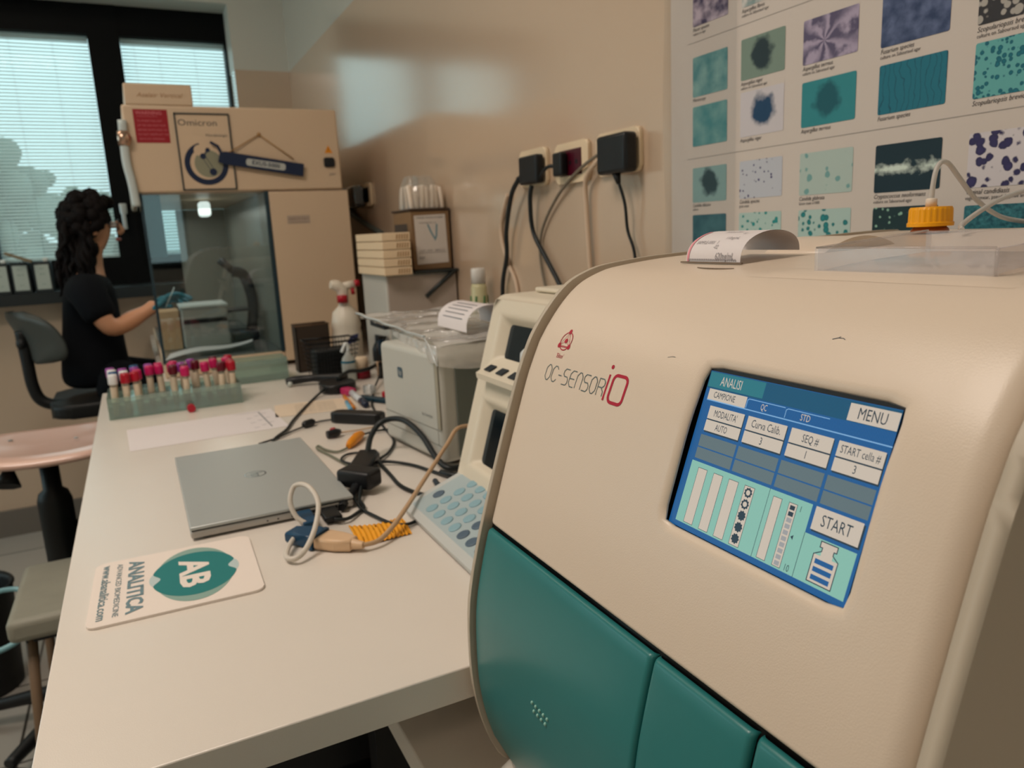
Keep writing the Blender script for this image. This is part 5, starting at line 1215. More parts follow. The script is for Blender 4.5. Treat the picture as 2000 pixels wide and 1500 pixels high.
# black bin with cyan piping left of it
r = thing('waste_bin', 'black waste bin on the floor at the left edge beyond the padded stool', 'bin', (-0.56, 2.50, -1.25))
g = G(Matrix.Translation((-0.56, 2.50, -1.25))).use(cblk).lathe([(0.105, 0.0), (0.12, 0.30), (0.126, 0.31), (0.120, 0.318), (0.110, 0.30), (0.098, 0.01)], 28, cap=False)
g.poly([(0.105 * math.cos(2 * math.pi * i / 28), 0.105 * math.sin(2 * math.pi * i / 28)) for i in range(28)], 0.004); build('tub', g, r)
g = G().use(mat('cyan_hose', (130, 180, 190), 0.3)).tube([(-0.72, 1.95, -1.243), (-0.70, 1.88, -1.05), (-0.58, 1.86, -0.83), (-0.42, 1.88, -0.74), (-0.33, 1.90, -0.735), (-0.30, 1.86, -0.765)], 0.006)
solo('hose', g, 'thin pale cyan hose at the left edge, upper of two', 'hose')
g = G().use(mat('cyan_hose', (130, 180, 190), 0.3)).tube([(-0.66, 1.75, -1.243), (-0.64, 1.70, -1.0), (-0.52, 1.69, -0.80), (-0.40, 1.70, -0.79), (-0.33, 1.72, -0.785), (-0.29, 1.74, -0.770)], 0.006)
solo('hose', g, 'thin pale cyan hose at the left edge, lower of two', 'hose')

# ================================================================== TUBE RACKS
acg = glassy('green_acrylic', (220, 234, 228), 0.05, 0.06, diffuse=0.17)
def rack(x0, x1, y0, y1, z0, h, label):
    r = thing('tube_rack', label, 'rack', ((x0 + x1) / 2, (y0 + y1) / 2, z0))
    build('front_panel', G().use(acg).box(x0, x1, y0, y0 + 0.003, z0 + 0.0005, z0 + h), r)
    build('back_panel', G().use(acg).box(x0, x1, y1 - 0.003, y1, z0 + 0.0005, z0 + h), r)
    build('end_panel', G().use(acg).box(x0, x0 + 0.003, y0 + 0.003, y1 - 0.003, z0 + 0.0005, z0 + h), r)
    build('end_panel', G().use(acg).box(x1 - 0.003, x1, y0 + 0.003, y1 - 0.003, z0 + 0.0005, z0 + h), r)
    build('shelf', G().use(acg).box(x0 + 0.003, x1 - 0.003, y0 + 0.003, y1 - 0.003, z0 + 0.001, z0 + 0.004), r)
    build('shelf', G().use(acg).box(x0 + 0.003, x1 - 0.003, y0 + 0.003, y1 - 0.003, z0 + h * 0.72, z0 + h * 0.72 + 0.003), r)
    return r
rack(-0.093, 0.196, 1.885, 2.035, -0.38, 0.050, 'clear green acrylic rack full of coloured capped tubes')
rack(0.170, 0.352, 2.135, 2.225, -0.38, 0.062, 'empty clear green acrylic rack behind the full one')
caps = {'magenta': (196, 22, 92), 'red': (172, 14, 40), 'purple': (150, 60, 150), 'blue': (16, 74, 122), 'white': (226, 226, 226), 'wine': (96, 10, 30)}
tglass = glassy('tube_glass', (226, 222, 212), 0.10, 0.05, diffuse=0.2)
protos = {}
fluids = {'magenta': (96, 20, 20), 'red': (178, 150, 92), 'purple': (84, 18, 22), 'blue': (150, 120, 50), 'white': (200, 170, 120), 'wine': (120, 96, 30)}
def tube_proto(c):
    r = thing('blood_tube', 'x', 'tube', (0, 0, 0))
    build('glass', G().use(tglass).lathe([(0.0005, 0.0), (0.005, 0.0012), (0.0068, 0.006), (0.0068, 0.082)], 12, cap=False), r)
    build('label_band', G().use(mat('tube_label', (214, 196, 172), 0.6)).lathe([(0.0071, 0.034), (0.0071, 0.070)], 12, cap=False), r)
    build('sample', G().use(mat('sample_' + c, fluids[c], 0.3)).lathe([(0.0005, 0.001), (0.0045, 0.002), (0.0062, 0.007), (0.0062, 0.034)], 12), r)
    build('cap', G().use(mat('cap_' + c, caps[c], 0.3)).lathe([(0.0098, 0.076), (0.0102, 0.078), (0.0102, 0.094), (0.0090, 0.0985), (0.004, 0.099)], 14), r)
    return r
spots = []
for i in range(11):
    for j in range(4):
        spots.append((-0.078 + i * 0.0258, 1.902 + j * 0.036))
colr = ['white red red . . . magenta . . wine red'.split(), 'blue white magenta . . wine wine . magenta . red'.split(), 'white purple purple magenta magenta magenta purple wine . magenta magenta'.split(), 'purple . blue purple magenta magenta . purple . wine red'.split()]
k = 0; used = set()
for j in range(4):
    for i in range(11):
        c = colr[j][i]
        if c == '.': continue
        x, y = -0.078 + i * 0.0258, 1.902 + j * 0.036
        lab = '%s capped sample tube standing in the full acrylic rack' % c
        grp = '%s capped tubes in the rack' % c
        if c not in protos:
            p = tube_proto(c); p['label'] = lab; p['group'] = grp; protos[c] = p; p.location = (x, y, H - 0.3755); t_ = p
        else:
            t_ = protos[c].copy(); COL.objects.link(t_); t_.location = (x, y, H - 0.3755)
            for ch_ in protos[c].children:
                q = ch_.copy(); COL.objects.link(q); q.parent = t_
        t_.rotation_euler = (random.uniform(-0.06, 0.06), random.uniform(-0.08, 0.08), random.uniform(0, 3))
# one tube lying on its side at the rack front
g = G().use(mat('cap_red', caps['red'], 0.3)).tube([(0.078, 1.868, -0.3705), (0.078, 1.850, -0.3705)], 0.0092, 14, spline=False)
g2 = thing('blood_tube', 'red capped tube lying down in front of the acrylic rack', 'tube', (0.078, 1.868, -0.38)); build('cap', g, g2)
build('glass', G().use(tglass).tube([(0.078, 1.869, -0.3705), (0.078, 1.8835, -0.3705)], 0.0068, 12, spline=False), g2)

# ================================================================== PAPERS ON THE BENCH
g = G(FLAT(0.095, 1.665, -0.3798, math.radians(2))).use(paper_w).box(-0.150, 0.150, -0.098, 0.098, 0.0, 0.0006)
g.use(ink)
for i in range(9): g.rect(0.085 + (i % 3) * 0.018, -0.07 + i * 0.016, 0.096 + (i % 3) * 0.018, -0.068 + i * 0.016, 0.0008)
g.rect(0.118, -0.08, 0.1205, 0.08, 0.0008).rect(0.07, 0.084, 0.125, 0.0855, 0.0008)
solo('paper_sheet', g, 'printed white sheet lying between the laptop and the tube rack', 'paper')
g = G(FLAT(0.335, 1.72, -0.3797, math.radians(-8))).use(mat('cream_paper', (224, 205, 182), 0.7)).box(-0.09, 0.09, -0.065, 0.065, 0.0, 0.0005).use(mat('faint_ink', (140, 132, 120), 0.7))
for i in range(6): g.text('analisi feci campione', 0, -0.045 + i * 0.017, 0.011, 0.0007)
solo('paper_note', g, 'cream note with faint handwriting right of the printed sheet', 'paper')

# ================================================================== BACK CORNER: SHELF, BOXES, RACKS
wcab = mat('pale_grey_cabinet', (186, 184, 176), 0.45)
r = thing('storage_cabinet', 'pale grey cabinet on the bench under the beige tube racks and cardboard box', 'cabinet', (0.695, 2.04, -0.38))
build('body', G().use(wcab).box(0.593, 0.797, 1.935, 2.160, -0.3795, -0.1025, 0.004), r)
build('door', G().use(mat('taupe_panel', (168, 156, 146), 0.5)).box(0.597, 0.793, 1.930, 1.935, -0.372, -0.108, 0.001), r)
foam = mat('cream_foam', (226, 202, 168), 0.6)
fh = mat('foam_hole', (160, 122, 82), 0.8)
prk = None
def foam_rack(k):
    z0 = -0.1020 + 0.0222 * k
    r = thing('foam_rack', 'x', 'rack', (0.62, 2.02, z0), 'stacked beige tube racks')
    build('block', G().use(foam).box(0.580, 0.657, 1.895, 2.145, z0 + 0.0004, z0 + 0.0210, 0.002), r)
    g = G(FRONT(0, 0, 1.8945)).use(fh)
    for i in range(5): g.poly([(0.618 + i * 0.007, z0 + 0.004), (0.6215 + i * 0.007, z0 + 0.004), (0.6235 + i * 0.007, z0 + 0.017), (0.620 + i * 0.007, z0 + 0.017)], 0)
    build('slots', g, r, weld=False); return r
nm = ['lowest', 'second from the bottom', 'middle', 'second from the top', 'topmost']
for k in range(5):
    q = foam_rack(k); q['label'] = 'beige foam tube rack, %s of the stack on the pale grey cabinet' % nm[k]
blk_steel = mat('black_bracket', (30, 38, 38), 0.45)
r = thing('shelf_board', 'thin dark shelf board with a slanted strut under the cardboard box', 'shelf', (0.74, 2.02, -0.11))
build('board', G().use(blk_steel).box(0.672, 0.798, 1.918, 2.105, -0.1015, -0.0955, 0.001), r)
build('strut', G().use(blk_steel).tube([(0.790, 1.922, -0.099), (0.700, 1.922, -0.166)], 0.006, 8, spline=False), r)
g = G().use(mat('grey_conduit', (86, 94, 90), 0.5)).tube([(0.79, 2.97, 0.13), (0.79, 2.96, 0.095), (0.79, 2.80, 0.055), (0.79, 2.58, 0.010)], 0.010); solo('conduit', g, 'grey slanted conduit running down from the double socket beside the cabinet', 'conduit')
brn = mat('brown_cardboard', (128, 100, 70), 0.75, noise=0.08, nscale=20)
r = thing('cardboard_box', 'brown cardboard box with a white label on the wall shelf', 'box', (0.74, 2.02, -0.095))
build('box', G().use(brn).box(0.681, 0.792, 1.95, 2.10, -0.0948, 0.062, 0.002), r)
build('flap', G().use(mat('dark_cardboard', (66, 50, 38), 0.8)).box(0.678, 0.795, 1.947, 2.103, 0.0625, 0.068, 0.001), r)
g = G(FRONT(0, 0, 1.9494)).use(mat('box_label', (206, 198, 190), 0.6)).poly([(0.692, -0.080), (0.783, -0.078), (0.780, 0.052), (0.690, 0.050)])
g.use(mat('label_grey_ink', (120, 116, 116), 0.6))
g.text('DIESSE MICRO-TUBES', 0.735, 0.044, 0.007, 0.0006, fit=0.076).text('VACUTUBE ESR 1 mL', 0.728, 0.030, 0.0055, 0.0006, fit=0.05).rect(0.698, -0.050, 0.776, -0.0490, 0.0005).text('LOT 1029   2023-10', 0.737, -0.044, 0.007, 0.0006, fit=0.07).text('REF', 0.706, -0.064, 0.010, 0.0006)
g.use(mat('label_blue_ink', (120, 150, 160), 0.6)).stroke([(0.728, 0.026), (0.737, 0.004), (0.747, -0.014), (0.751, -0.006), (0.754, 0.026)], 0.005, 0.0005)
build('label', g, r, weld=False)
g = G(WALLR(0, 0, 0.6805)).use(mat('dark_box_print', (70, 60, 52), 0.7)).rect(-2.09, -0.03, -1.98, 0.03, 0.0003); build('side_print', g, r)
r = thing('bag_of_tubes', 'clear bag of white plastic tubes standing on top of the cardboard box', 'bag', (0.735, 2.02, 0.0685))
tw = mat('white_tube', (236, 220, 202), 0.4)
for i in range(7):
    for j in range(3):
        x, y = 0.695 + i * 0.0145 + 0.003 * (j % 2), 1.972 + j * 0.042; h_ = 0.055 + random.uniform(-0.006, 0.006)
        g = G(Matrix.Translation((x, y, 0.0692)) @ Matrix.Rotation(random.uniform(-0.12, 0.12), 4, 'Y')).use(tw).lathe([(0.0055, 0), (0.0065, 0.003), (0.0065, h_), (0.0052, h_ + 0.004), (0.002, h_ + 0.0045)], 10); build('tube', g, r)
g = G().use(glassy('bag_film', (244, 244, 242), 0.08, 0.15, diffuse=0.12))
g.grid(lambda u, v: (0.733 + (0.052 + 0.005 * math.sin(7 * u * 6.28)) * math.cos(2 * math.pi * u) * (1 - 0.35 * v ** 3), 2.015 + (0.066 + 0.005 * math.sin(5 * u * 6.28)) * math.sin(2 * math.pi * u) * (1 - 0.45 * v ** 3), 0.069 + 0.088 * v), 40, 10)
g.grid(lambda u, v: (0.718 + 0.016 * v + 0.012 * (u - .5), 2.02 + 0.05 * (u - 0.5), 0.145 + 0.012 * math.sin(3 * v + 5 * u)), 8, 6); build('bag', g, r, weld=False)
# spray can
r = thing('spray_can', 'green labelled can with white cap standing by the wall behind the printer', 'can', (0.758, 1.70, -0.38))
build('body', G(Matrix.Translation((0.758, 1.70, -0.38))).use(mat('can_cream', (196, 190, 150), 0.35)).lathe([(0.019, 0), (0.020, 0.004), (0.020, 0.245), (0.017, 0.255)], 24), r)
g = G(Matrix.Translation((0.758, 1.70, -0.38))).use(mat('can_green', (70, 120, 70), 0.4))
for k in range(6):
    a = k * math.pi / 3 + 0.3; g.tube([(0.0202 * math.cos(a + t), 0.0202 * math.sin(a + t), 0.10 + 0.13 * t * 2) for t in (0, 0.15, 0.3, 0.48)], 0.0028, 6)
build('leaf_print', g, r, weld=False)
build('cap', G(Matrix.Translation((0.758, 1.70, -0.38))).use(mat('can_cap', (214, 210, 204), 0.35)).lathe([(0.018, 0.255), (0.018, 0.288), (0.016, 0.292), (0.004, 0.293)], 24), r)

# ================================================================== MIDDLE CLUTTER
# spray bottle
wb = mat('white_bottle', (222, 212, 196), 0.4); redp = mat('red_plastic', (170, 12, 34), 0.35)
r = thing('spray_bottle', 'white trigger spray bottle with red nozzle beside the laminar flow cabinet', 'bottle', (0.548, 2.22, -0.38))
build('body', G(Matrix.Translation((0.548, 2.22, -0.3798))).use(wb).lathe([(0.040, 0), (0.044, 0.004), (0.044, 0.10), (0.041, 0.112), (0.044, 0.125), (0.036, 0.165), (0.016, 0.185), (0.014, 0.205)], 28), r)
g = G(FRONT(0.548, -0.30, 2.1755)).use(mat('bottle_navy_label', (50, 54, 92), 0.5)).poly([(-0.02, -0.012), (0.018, 0.0), (0.024, 0.022), (0.0, 0.018)], 0); build('label', g, r)
g = G().use(wb).tube([(0.548, 2.22, -0.180), (0.545, 2.22, -0.150), (0.530, 2.22, -0.136), (0.512, 2.22, -0.132)], 0.013, rr=[0.015, 0.017, 0.017, 0.012]); g.tube([(0.548, 2.22, -0.140), (0.585, 2.22, -0.135)], 0.012); build('trigger_head', g, r)
build('nozzle', G().use(redp).tube([(0.582, 2.215, -0.134), (0.597, 2.215, -0.132)], 0.010, spline=False), r)
build('trigger', G().use(redp).tube([(0.575, 2.215, -0.146), (0.577, 2.215, -0.165)], 0.006, spline=False), r)
build('collar', G(Matrix.Translation((0.540, 2.205, -0.186))).use(redp).lathe([(0.0155, 0), (0.0155, 0.020), (0.013, 0.022)], 18), r)
# dark brown open box
r = thing('brown_container', 'dark brown open container beside the cabinet, behind the wire basket', 'container', (0.44, 2.23, -0.38))
db = mat('dark_brown_board', (54, 42, 32), 0.6)
g = G().use(db)
x0, x1, y0, y1, z0, z1 = 0.395, 0.492, 2.205, 2.262, -0.3795, -0.243
g.box(x0, x1, y0, y0 + 0.003, z0, z1).box(x0, x1, y1 - 0.003, y1, z0, z1).box(x0, x0 + 0.003, y0, y1, z0, z1).box(x1 - 0.003, x1, y0, y1, z0, z1).box(x0, x1, y0, y1, z0, z0 + 0.003)
build('body', g, r, weld=False); build('rim', G().use(mat('brown_rim', (96, 72, 50), 0.6)).tube([(x0, y0, z1), (x1, y0, z1), (x1, y1, z1), (x0, y1, z1)], 0.0025, 6, spline=False, closed=True), r)
# wire basket with black contents
r = thing('wire_basket', 'black wire basket standing in front of the dark brown container', 'basket', (0.475, 2.09, -0.38))
wire = mat('black_wire', (24, 26, 28), 0.3, metal=0.6)
g = G().use(wire); bx0, bx1, by0, by1 = 0.408, 0.520, 2.045, 2.130
for k in range(9):
    z = -0.378 + 0.0125 * k; e = 0.0016 * k
    g.tube([(bx0 - e, by0 - e, z), (bx1 + e, by0 - e, z), (bx1 + e, by1 + e, z), (bx0 - e, by1 + e, z)], 0.0011, 5, spline=False, closed=True)
for k in range(14):
    x = bx0 + (bx1 - bx0) * k / 13
    for y, s_ in ((by0, -1), (by1, 1)): g.tube([(x, y, -0.378), (x, y + s_ * 0.013, -0.278)], 0.0009, 4, spline=False)
build('wires', g, r, weld=False)
g = G().use(wire).tube([(bx0 - .013, by0 - .013, -0.277), (bx1 + .013, by0 - .013, -0.277), (bx1 + .013, by1 + .013, -0.277), (bx0 - .013, by1 + .013, -0.277)], 0.003, 6, spline=False, closed=True); build('rim', g, r)
solo('black_case', G().use(mat('matte_black_case', (16, 20, 22), 0.6)).box(0.414, 0.512, 2.054, 2.120, -0.376, -0.300, 0.006), 'black case sitting inside the wire basket', 'case')
# wash bottle
wsh = glassy('wash_bottle_plastic', (225, 228, 222), 0.08, 0.15, diffuse=0.45)
r = thing('wash_bottle', 'clear wash bottle with bent white spout in front of the wire basket', 'bottle', (0.487, 1.985, -0.38))
build('body', G(Matrix.Translation((0.487, 1.985, -0.3798))).use(wsh).lathe([(0.0175, 0), (0.0195, 0.003), (0.0195, 0.048), (0.017, 0.062), (0.008, 0.074), (0.007, 0.080)], 22), r)
build('label_band', G(Matrix.Translation((0.487, 1.985, -0.3798))).use(mat('teal_label', (20, 90, 110), 0.5)).lathe([(0.0197, 0.050), (0.0188, 0.056)], 22, cap=False), r)
build('spout', G().use(mat('white_spout', (214, 220, 220), 0.3)).tube([(0.487, 1.985, -0.300), (0.489, 1.985, -0.285), (0.482, 1.984, -0.279), (0.470, 1.982, -0.300)], 0.0045), r)
r = thing('sample_jar', 'beige jar with dark red base standing beside the wash bottle', 'jar', (0.526, 2.0, -0.38))
build('jar', G(Matrix.Translation((0.526, 2.0, -0.3798))).use(mat('ivory_jar', (226, 204, 176), 0.4)).lathe([(0.0175, 0.022), (0.0175, 0.055), (0.015, 0.059), (0.004, 0.060)], 22), r)
build('lid', G(Matrix.Translation((0.526, 2.0, -0.3798))).use(mat('dark_red_lid', (120, 10, 30), 0.35)).lathe([(0.0215, 0), (0.0225, 0.002), (0.0225, 0.020), (0.021, 0.0225)], 26), r)
r = thing('sample_vial', 'slim vial with crimson cap standing beside the printer', 'vial', (0.575, 1.99, -0.38))
build('glass', G(Matrix.Translation((0.575, 1.99, -0.3798))).use(mat('ivory_vial', (222, 186, 150), 0.35)).lathe([(0.009, 0), (0.0095, 0.002), (0.0095, 0.050)], 14), r)
build('cap', G(Matrix.Translation((0.575, 1.99, -0.3798))).use(redp).lathe([(0.0102, 0.050), (0.0102, 0.060), (0.009, 0.062)], 14), r)
# black handset / adapter hooked by the printer, with its lead
r = thing('handset', 'black plastic handset propped upright beside the printer', 'handset', (0.572, 1.955, -0.38))
build('body', G().use(black).tube([(0.565, 1.955, -0.330), (0.566, 1.955, -0.300), (0.570, 1.955, -0.280), (0.574, 1.955, -0.262)], 0.016, 10, rr=[0.017, 0.018, 0.013, 0.017]), r)
build('button_panel', G().use(mat('blue_black_panel', (18, 44, 62), 0.3)).box(0.560, 0.578, 1.934, 1.940, -0.312, -0.272, 0.002), r)
build('prop', G().use(black_rub).tube([(0.565, 1.955, -0.3795), (0.565, 1.955, -0.335)], 0.006, 8, spline=False), r)
g = G().use(cable_blk).tube([(0.557, 1.93, -0.345), (0.545, 1.90, -0.36), (0.50, 1.80, -0.374), (0.452, 1.66, -0.376), (0.43, 1.55, -0.376), (0.41, 1.44, -0.376), (0.395, 1.32, -0.376), (0.365, 1.25, -0.376), (0.335, 1.21, -0.374)], 0.0026); solo('thin_cable', g, 'black lead running from the handset down along the printer', 'cable')
# barcode scanner lying on the bench
r = thing('barcode_scanner', 'black handheld scanner lying on the bench between the wire basket and the markers', 'scanner', (0.43, 1.93, -0.38))
g = G().use(black).tube([(0.322, 2.012, -0.366), (0.345, 2.010, -0.364), (0.39, 1.995, -0.362), (0.43, 1.96, -0.362), (0.46, 1.93, -0.362)], 0.010, 12, rr=[0.009, 0.012, 0.0095, 0.013, 0.016]); build('handle', g, r)
build('head', G(Matrix.Translation((0.425, 1.86, -0.3797))).use(black).prism(rrect(-0.042, -0.038, 0.042, 0.060, 0.028), 0, 0.024, 0.007, 3), r)
build('tip', G().use(mat('silver_tip', (190, 196, 190), 0.3)).ball((0.330, 2.000, -0.371), 0.007, seg=10), r)
g = G().use(cable_blk).tube([(0.40, 1.86, -0.362), (0.35, 1.80, -0.376), (0.30, 1.69, -0.376), (0.262, 1.60, -0.376), (0.236, 1.53, -0.376), (0.205, 1.475, -0.376), (0.19, 1.43, -0.376)], 0.0030); solo('thin_cable', g, 'grey black lead curving from the scanner head down to the laptop', 'cable')
g = G().use(cable_blk).tube([(0.43, 1.88, -0.352), (0.47, 1.93, -0.345), (0.51, 1.96, -0.352), (0.545, 1.975, -0.350), (0.585, 2.02, -0.345)], 0.0055); solo('thick_cable', g, 'thick black lead leaving the scanner to the right past the red lidded jar', 'cable')
# power brick with bead
g = G().use(cable_blk).tube([(0.17, 1.45, -0.376), (0.21, 1.475, -0.376), (0.245, 1.51, -0.376), (0.281, 1.535, -0.375), (0.31, 1.555, -0.376), (0.345, 1.545, -0.374)], 0.0020)
solo('thin_cable', g, 'thin lead with a ferrite bead running from behind the laptop to the long brick', 'cable')
solo('ferrite_bead', G().use(black).tube([(0.268, 1.527, -0.3715), (0.274, 1.531, -0.3715), (0.290, 1.541, -0.3715), (0.296, 1.545, -0.3715)], 0.008, 12, rr=[0.003, 0.008, 0.008, 0.003]), 'oval black ferrite bead on the thin lead beyond the laptop', 'bead')
r = thing('power_brick', 'long black power brick lying between the markers and the orange connector', 'power brick', (0.382, 1.51, -0.38))
g = G(FLAT(0.380, 1.507, -0.3797, math.radians(-46))).use(black).prism([(-0.060, -0.012), (-0.048, -0.017), (0.048, -0.017), (0.058, -0.010), (0.058, 0.010), (0.048, 0.017), (-0.048, 0.017), (-0.060, 0.010)], 0, 0.024, 0.004, 2); build('body', g, r)
# markers and small stuff
def pen(p, q_, rr_, m, label, capm=None, name='marker'):
    r = thing(name, label, name.replace('_', ' '), (p[0], p[1], -0.38)); z = -0.3795 + rr_
    P_, Q_ = Vector((*p, z)), Vector((*q_, z))
    build('barrel', G().use(m).tube([P_, P_.lerp(Q_, 0.7)], rr_, 12, spline=False), r)
    build('cap', G().use(capm or m).tube([P_.lerp(Q_, 0.7), P_.lerp(Q_, 0.95), Q_], 0, 12, rr=[rr_ * 1.08, rr_ * 1.05, rr_ * 0.7], spline=False), r)
pen((0.416, 1.77), (0.402, 1.63), 0.0045, mat('orange_pen', (214, 130, 30), 0.4), 'thin orange marker beside the white one')
pen((0.438, 1.79), (0.430, 1.625), 0.0080, mat('white_marker', (200, 206, 210), 0.35), 'white marker with dark navy cap pointing at the power brick', mat('navy_cap', (24, 34, 60), 0.35))
solo('magenta_clip', G(FLAT(0.434, 1.80, -0.3797, 0.3)).use(mat('magenta_plastic', (180, 30, 90), 0.4)).box(-0.012, 0.012, -0.020, 0.020, 0, 0.018, 0.004), 'small magenta clip at the far end of the white marker', 'clip')
pen((0.404, 1.70), (0.384, 1.565), 0.0050, mat('sky_blue_pen', (110, 168, 196), 0.4), 'pale blue pen nearest the power brick', mat('blue_cap', (40, 120, 160), 0.35), 'pen')
for k in range(4): pass
g = G().use(mat('silver_wire', (205, 212, 214), 0.2, metal=0.7))
g.tube([(0.478 + 0.014 * math.cos(t * 0.7), 1.765 + 0.020 * math.sin(t * 0.7), -0.376 + 0.0006 * t) for t in range(36)], 0.0016, 6); solo('wire_coil', g, 'small shiny coil of wire behind the markers', 'coil')
g = G(FLAT(0.466, 1.68, -0.3797, math.radians(-62))).use(mat('dark_teal_tool', (24, 52, 66), 0.4)).box(-0.050, 0.050, -0.009, 0.009, 0, 0.012, 0.003); solo('dark_tool', g, 'dark blue tool lying against the printer', 'tool')
solo('crimson_cap', G(Matrix.Translation((0.500, 1.705, -0.3797))).use(redp).lathe([(0.009, 0), (0.009, 0.014), (0.007, 0.016)], 14), 'crimson cap standing next to the dark blue tool', 'cap')
# small plugs with red and orange
r = thing('audio_plug', 'small black plug with a red ring on the bench right of the laptop', 'plug', (0.307, 1.42, -0.38))
build('body', G().use(black).tube([(0.292, 1.415, -0.3705), (0.310, 1.418, -0.3705), (0.320, 1.428, -0.3705)], 0.0085, rr=[0.0075, 0.009, 0.004]), r)
build('ring', G().use(redp).tube([(0.306, 1.437, -0.370), (0.313, 1.44, -0.370)], 0.006, spline=False), r)
org = mat('orange_connector', (226, 140, 20), 0.4)
r = thing('orange_connector', 'orange connector shell joining two thin leads beside the laptop', 'connector', (0.33, 1.355, -0.38))
build('shell', G().use(org).tube([(0.308, 1.318, -0.3735), (0.320, 1.335, -0.371), (0.338, 1.362, -0.370), (0.352, 1.385, -0.372)], 0.008, 12, rr=[0.0045, 0.0088, 0.0095, 0.006]), r)
build('tail', G().use(cable_blk).tube([(0.352, 1.385, -0.374), (0.385, 1.40, -0.375), (0.41, 1.40, -0.376)], 0.0022), r)
g = G().use(mat('grey_green_cable', (120, 124, 108), 0.5)).tube([(0.306, 1.318, -0.376), (0.285, 1.305, -0.376), (0.270, 1.33, -0.376), (0.264, 1.365, -0.376), (0.258, 1.345, -0.376), (0.268, 1.29, -0.376), (0.280, 1.21, -0.376), (0.283, 1.18, -0.374)], 0.0022)
solo('thin_cable', g, 'thin grey lead looping between the orange connector and the black hub', 'cable')
g = G().use(cable_wht).tube([(0.322, 1.428, -0.374), (0.36, 1.43, -0.375), (0.40, 1.44, -0.376)], 0.0020); solo('thin_cable', g, 'short pale lead between the small red ringed plug and the printer', 'cable')
# USB hub + black adapter blocks + leads right of the laptop
r = thing('usb_hub', 'black angular adapter with leads lying right of the laptop', 'adapter', (0.30, 1.19, -0.38))
build('body', G(FLAT(0.300, 1.188, -0.3797, math.radians(66))).use(black).prism([(-0.052, -0.018), (0.030, -0.024), (0.050, -0.016), (0.052, 0.014), (-0.046, 0.018)], 0, 0.020, 0.004, 2), r)
build('port', G(FLAT(0.272, 1.125, -0.3797, math.radians(66))).use(black_rub).box(-0.014, 0.010, -0.011, 0.011, 0.003, 0.015, 0.002), r)
solo('adapter_block', G(FLAT(0.266, 1.082, -0.3797, math.radians(-52))).use(black).box(-0.032, 0.030, -0.018, 0.018, 0.008, 0.036, 0.006, 3), 'black rectangular adapter block plugged in at the right corner of the laptop', 'adapter')
g = G().use(black).tube([(0.262, 1.075, -0.366), (0.244, 1.05, -0.371), (0.225, 1.02, -0.371), (0.218, 1.005, -0.3715)], 0.006, rr=[0.009, 0.007, 0.007, 0.006]); solo('dongle', g, 'black stubby plug in the laptop side below the adapter block', 'plug')
g = G(FLAT(0.198, 0.995, -0.3790, 0)).use(black).box(-0.012, 0.012, -0.026, 0.018, 0.003, 0.011, 0.002); solo('usb_plug', g, 'black plug in the laptop side between the blue one and the port', 'plug')
g = G().use(cable_blk).tube([(0.198, 0.968, -0.372), (0.215, 0.965, -0.374), (0.235, 0.985, -0.376), (0.248, 1.00, -0.376), (0.25, 1.03, -0.374), (0.262, 1.06, -0.365)], 0.0026); solo('thin_cable', g, 'short black lead looping back from the laptop plug to the adapter block', 'cable')
g = G().use(cable_blk).tube([(0.245, 1.04, -0.372), (0.243, 1.00, -0.376), (0.252, 0.955, -0.376), (0.263, 0.920, -0.376), (0.279, 0.905, -0.376), (0.300, 0.912, -0.376), (0.33, 0.935, -0.3765)], 0.0024); solo('thin_cable', g, 'thin black lead crossing the yellow tape to the keypad analyser', 'cable')
g = G().use(cable_blk).tube([(0.326, 1.185, -0.372), (0.325, 1.12, -0.376), (0.322, 1.06, -0.376), (0.332, 1.015, -0.376), (0.35, 0.985, -0.376), (0.37, 0.985, -0.376), (0.40, 1.00, -0.376)], 0.0032); solo('thin_cable', g, 'black lead sweeping from the hub forward to the keypad analyser', 'cable')
g = G().use(cable_blk).tube([(0.322, 1.19, -0.372), (0.347, 1.180, -0.374), (0.372, 1.150, -0.376), (0.385, 1.11, -0.376), (0.395, 1.075, -0.376)], 0.0028); solo('thin_cable', g, 'black lead running from the hub under the beige cable', 'cable')
g = G().use(cable_blk).tube([(0.315, 1.215, -0.368), (0.335, 1.255, -0.345), (0.362, 1.27, -0.325), (0.388, 1.235, -0.318), (0.402, 1.18, -0.335), (0.405, 1.12, -0.362), (0.412, 1.085, -0.372), (0.435, 1.082, -0.374), (0.44, 1.055, -0.374), (0.41, 1.045, -0.373), (0.395, 1.075, -0.373)], 0.0052); solo('thick_cable', g, 'thick black cable arching up from the hub in front of the printer', 'cable')
g = G().use(cable_blk).tube([(0.283, 1.195, -0.370), (0.276, 1.24, -0.374), (0.292, 1.275, -0.376), (0.315, 1.275, -0.376), (0.325, 1.245, -0.374)], 0.0022); solo('thin_cable', g, 'small black loop of lead on the far side of the hub', 'cable')
g = G().use(mat('blue_black_cable', (34, 48, 60), 0.4)).tube([(0.375, 1.05, -0.376), (0.372, 1.02, -0.375), (0.388, 0.995, -0.375), (0.41, 0.99, -0.375), (0.425, 1.01, -0.373)], 0.0045); solo('thick_cable', g, 'dark blue cable coil at the foot of the keypad analyser', 'cable')
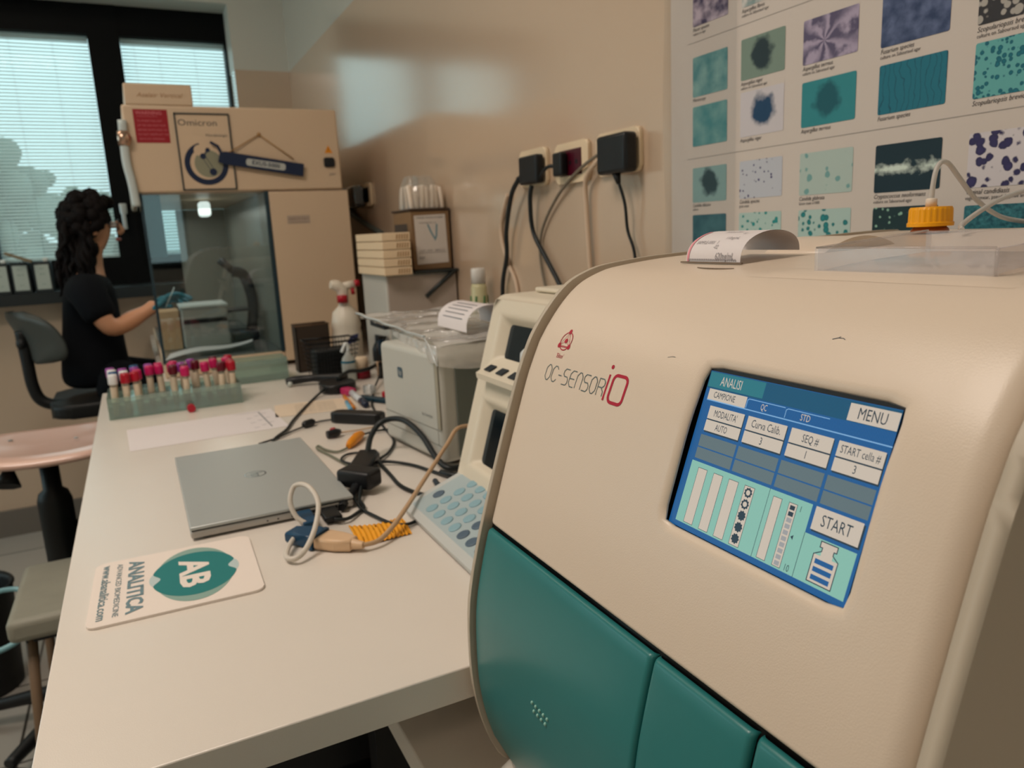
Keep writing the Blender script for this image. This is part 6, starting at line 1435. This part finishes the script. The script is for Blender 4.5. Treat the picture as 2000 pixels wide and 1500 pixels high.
# yellow ribbed tape
g = G().use(mat('yellow_tape', (232, 160, 22), 0.55, noise=0.12, nscale=300))
def tape(u, v):
    a = Vector((0.212, 0.950)).lerp(Vector((0.283, 0.942)), u); b = Vector((0.205, 0.872)).lerp(Vector((0.277, 0.878)), u); p = a.lerp(b, v)
    sag = -0.012 * math.sin(math.pi * u) * (1 - v)
    return (p.x, p.y + sag, -0.3785 + 0.0035 * math.sin(math.pi * v) + 0.0009 * math.sin(u * 75) + 0.003 * u * (1 - u))
g.grid(tape, 90, 6); bmesh.ops.solidify(g.bm, geom=g.bm.faces[:], thickness=0.0006); solo('yellow_tape', g, 'ribbed yellow strip lying under the beige cable', 'tape')
# serial adapter: blue USB plug, blue shell, beige DB9 hood, beige cable, white loop
blue = mat('blue_connector', (20, 66, 98), 0.35); beige = mat('beige_connector', (216, 182, 146), 0.4)
r = thing('usb_serial_adapter', 'blue adapter plugged into the laptop, joined to the beige serial plug', 'adapter', (0.165, 0.96, -0.38))
build('usb_plug', G(FLAT(0.166, 0.990, -0.379, 0)).use(blue).box(-0.010, 0.010, -0.028, 0.0235, 0.002, 0.013, 0.002), r)
build('shell', G(FLAT(0.152, 0.925, -0.3797, math.radians(-48))).use(blue).prism([(-0.024, -0.012), (0.010, -0.016), (0.022, -0.017), (0.022, 0.017), (0.010, 0.016), (-0.024, 0.012)], 0.002, 0.018, 0.004, 2), r)
g = G(FLAT(0.176, 0.903, -0.3797, math.radians(-48))).use(beige)
r = thing('serial_plug', 'beige serial plug on the end of the long beige cable', 'plug', (0.18, 0.89, -0.38))
build('hood', G(FLAT(0.178, 0.893, -0.3797, math.radians(-50))).use(beige).prism([(-0.016, -0.017), (0.012, -0.015), (0.032, -0.009), (0.032, 0.009), (0.012, 0.015), (-0.016, 0.017)], 0.001, 0.017, 0.004, 3), r)
build('flange', G(FLAT(0.164, 0.909, -0.3797, math.radians(-50))).use(blue).box(-0.0035, 0.0035, -0.019, 0.019, 0.001, 0.018, 0.001), r)
build('strain_relief', G().use(beige).tube([(0.196, 0.871, -0.371), (0.202, 0.864, -0.371), (0.208, 0.858, -0.371)], 0.006, rr=[0.008, 0.006, 0.0045]), r)
g = G().use(mat('tan_cable', (190, 158, 124), 0.45)).tube([(0.207, 0.859, -0.371), (0.228, 0.862, -0.371), (0.252, 0.880, -0.365), (0.285, 0.915, -0.355), (0.325, 0.965, -0.345), (0.362, 1.01, -0.335), (0.40, 1.05, -0.32), (0.43, 1.075, -0.305), (0.47, 1.085, -0.31)], 0.0032)
solo('serial_cable', g, 'long beige cable rising from the serial plug to behind the keypad analyser', 'cable')
g = G().use(mat('white_loop_cable', (208, 200, 188), 0.35)).tube([(0.163, 0.966, -0.371), (0.150, 0.975, -0.360), (0.146, 0.985, -0.340), (0.155, 0.990, -0.322), (0.168, 0.965, -0.318), (0.172, 0.930, -0.330), (0.160, 0.900, -0.350), (0.143, 0.878, -0.366), (0.128, 0.868, -0.372), (0.119, 0.880, -0.373), (0.126, 0.905, -0.371), (0.140, 0.932, -0.369)], 0.0034)
solo('loop_cable', g, 'white lead looped upright between the blue plug and the blue adapter shell', 'cable')
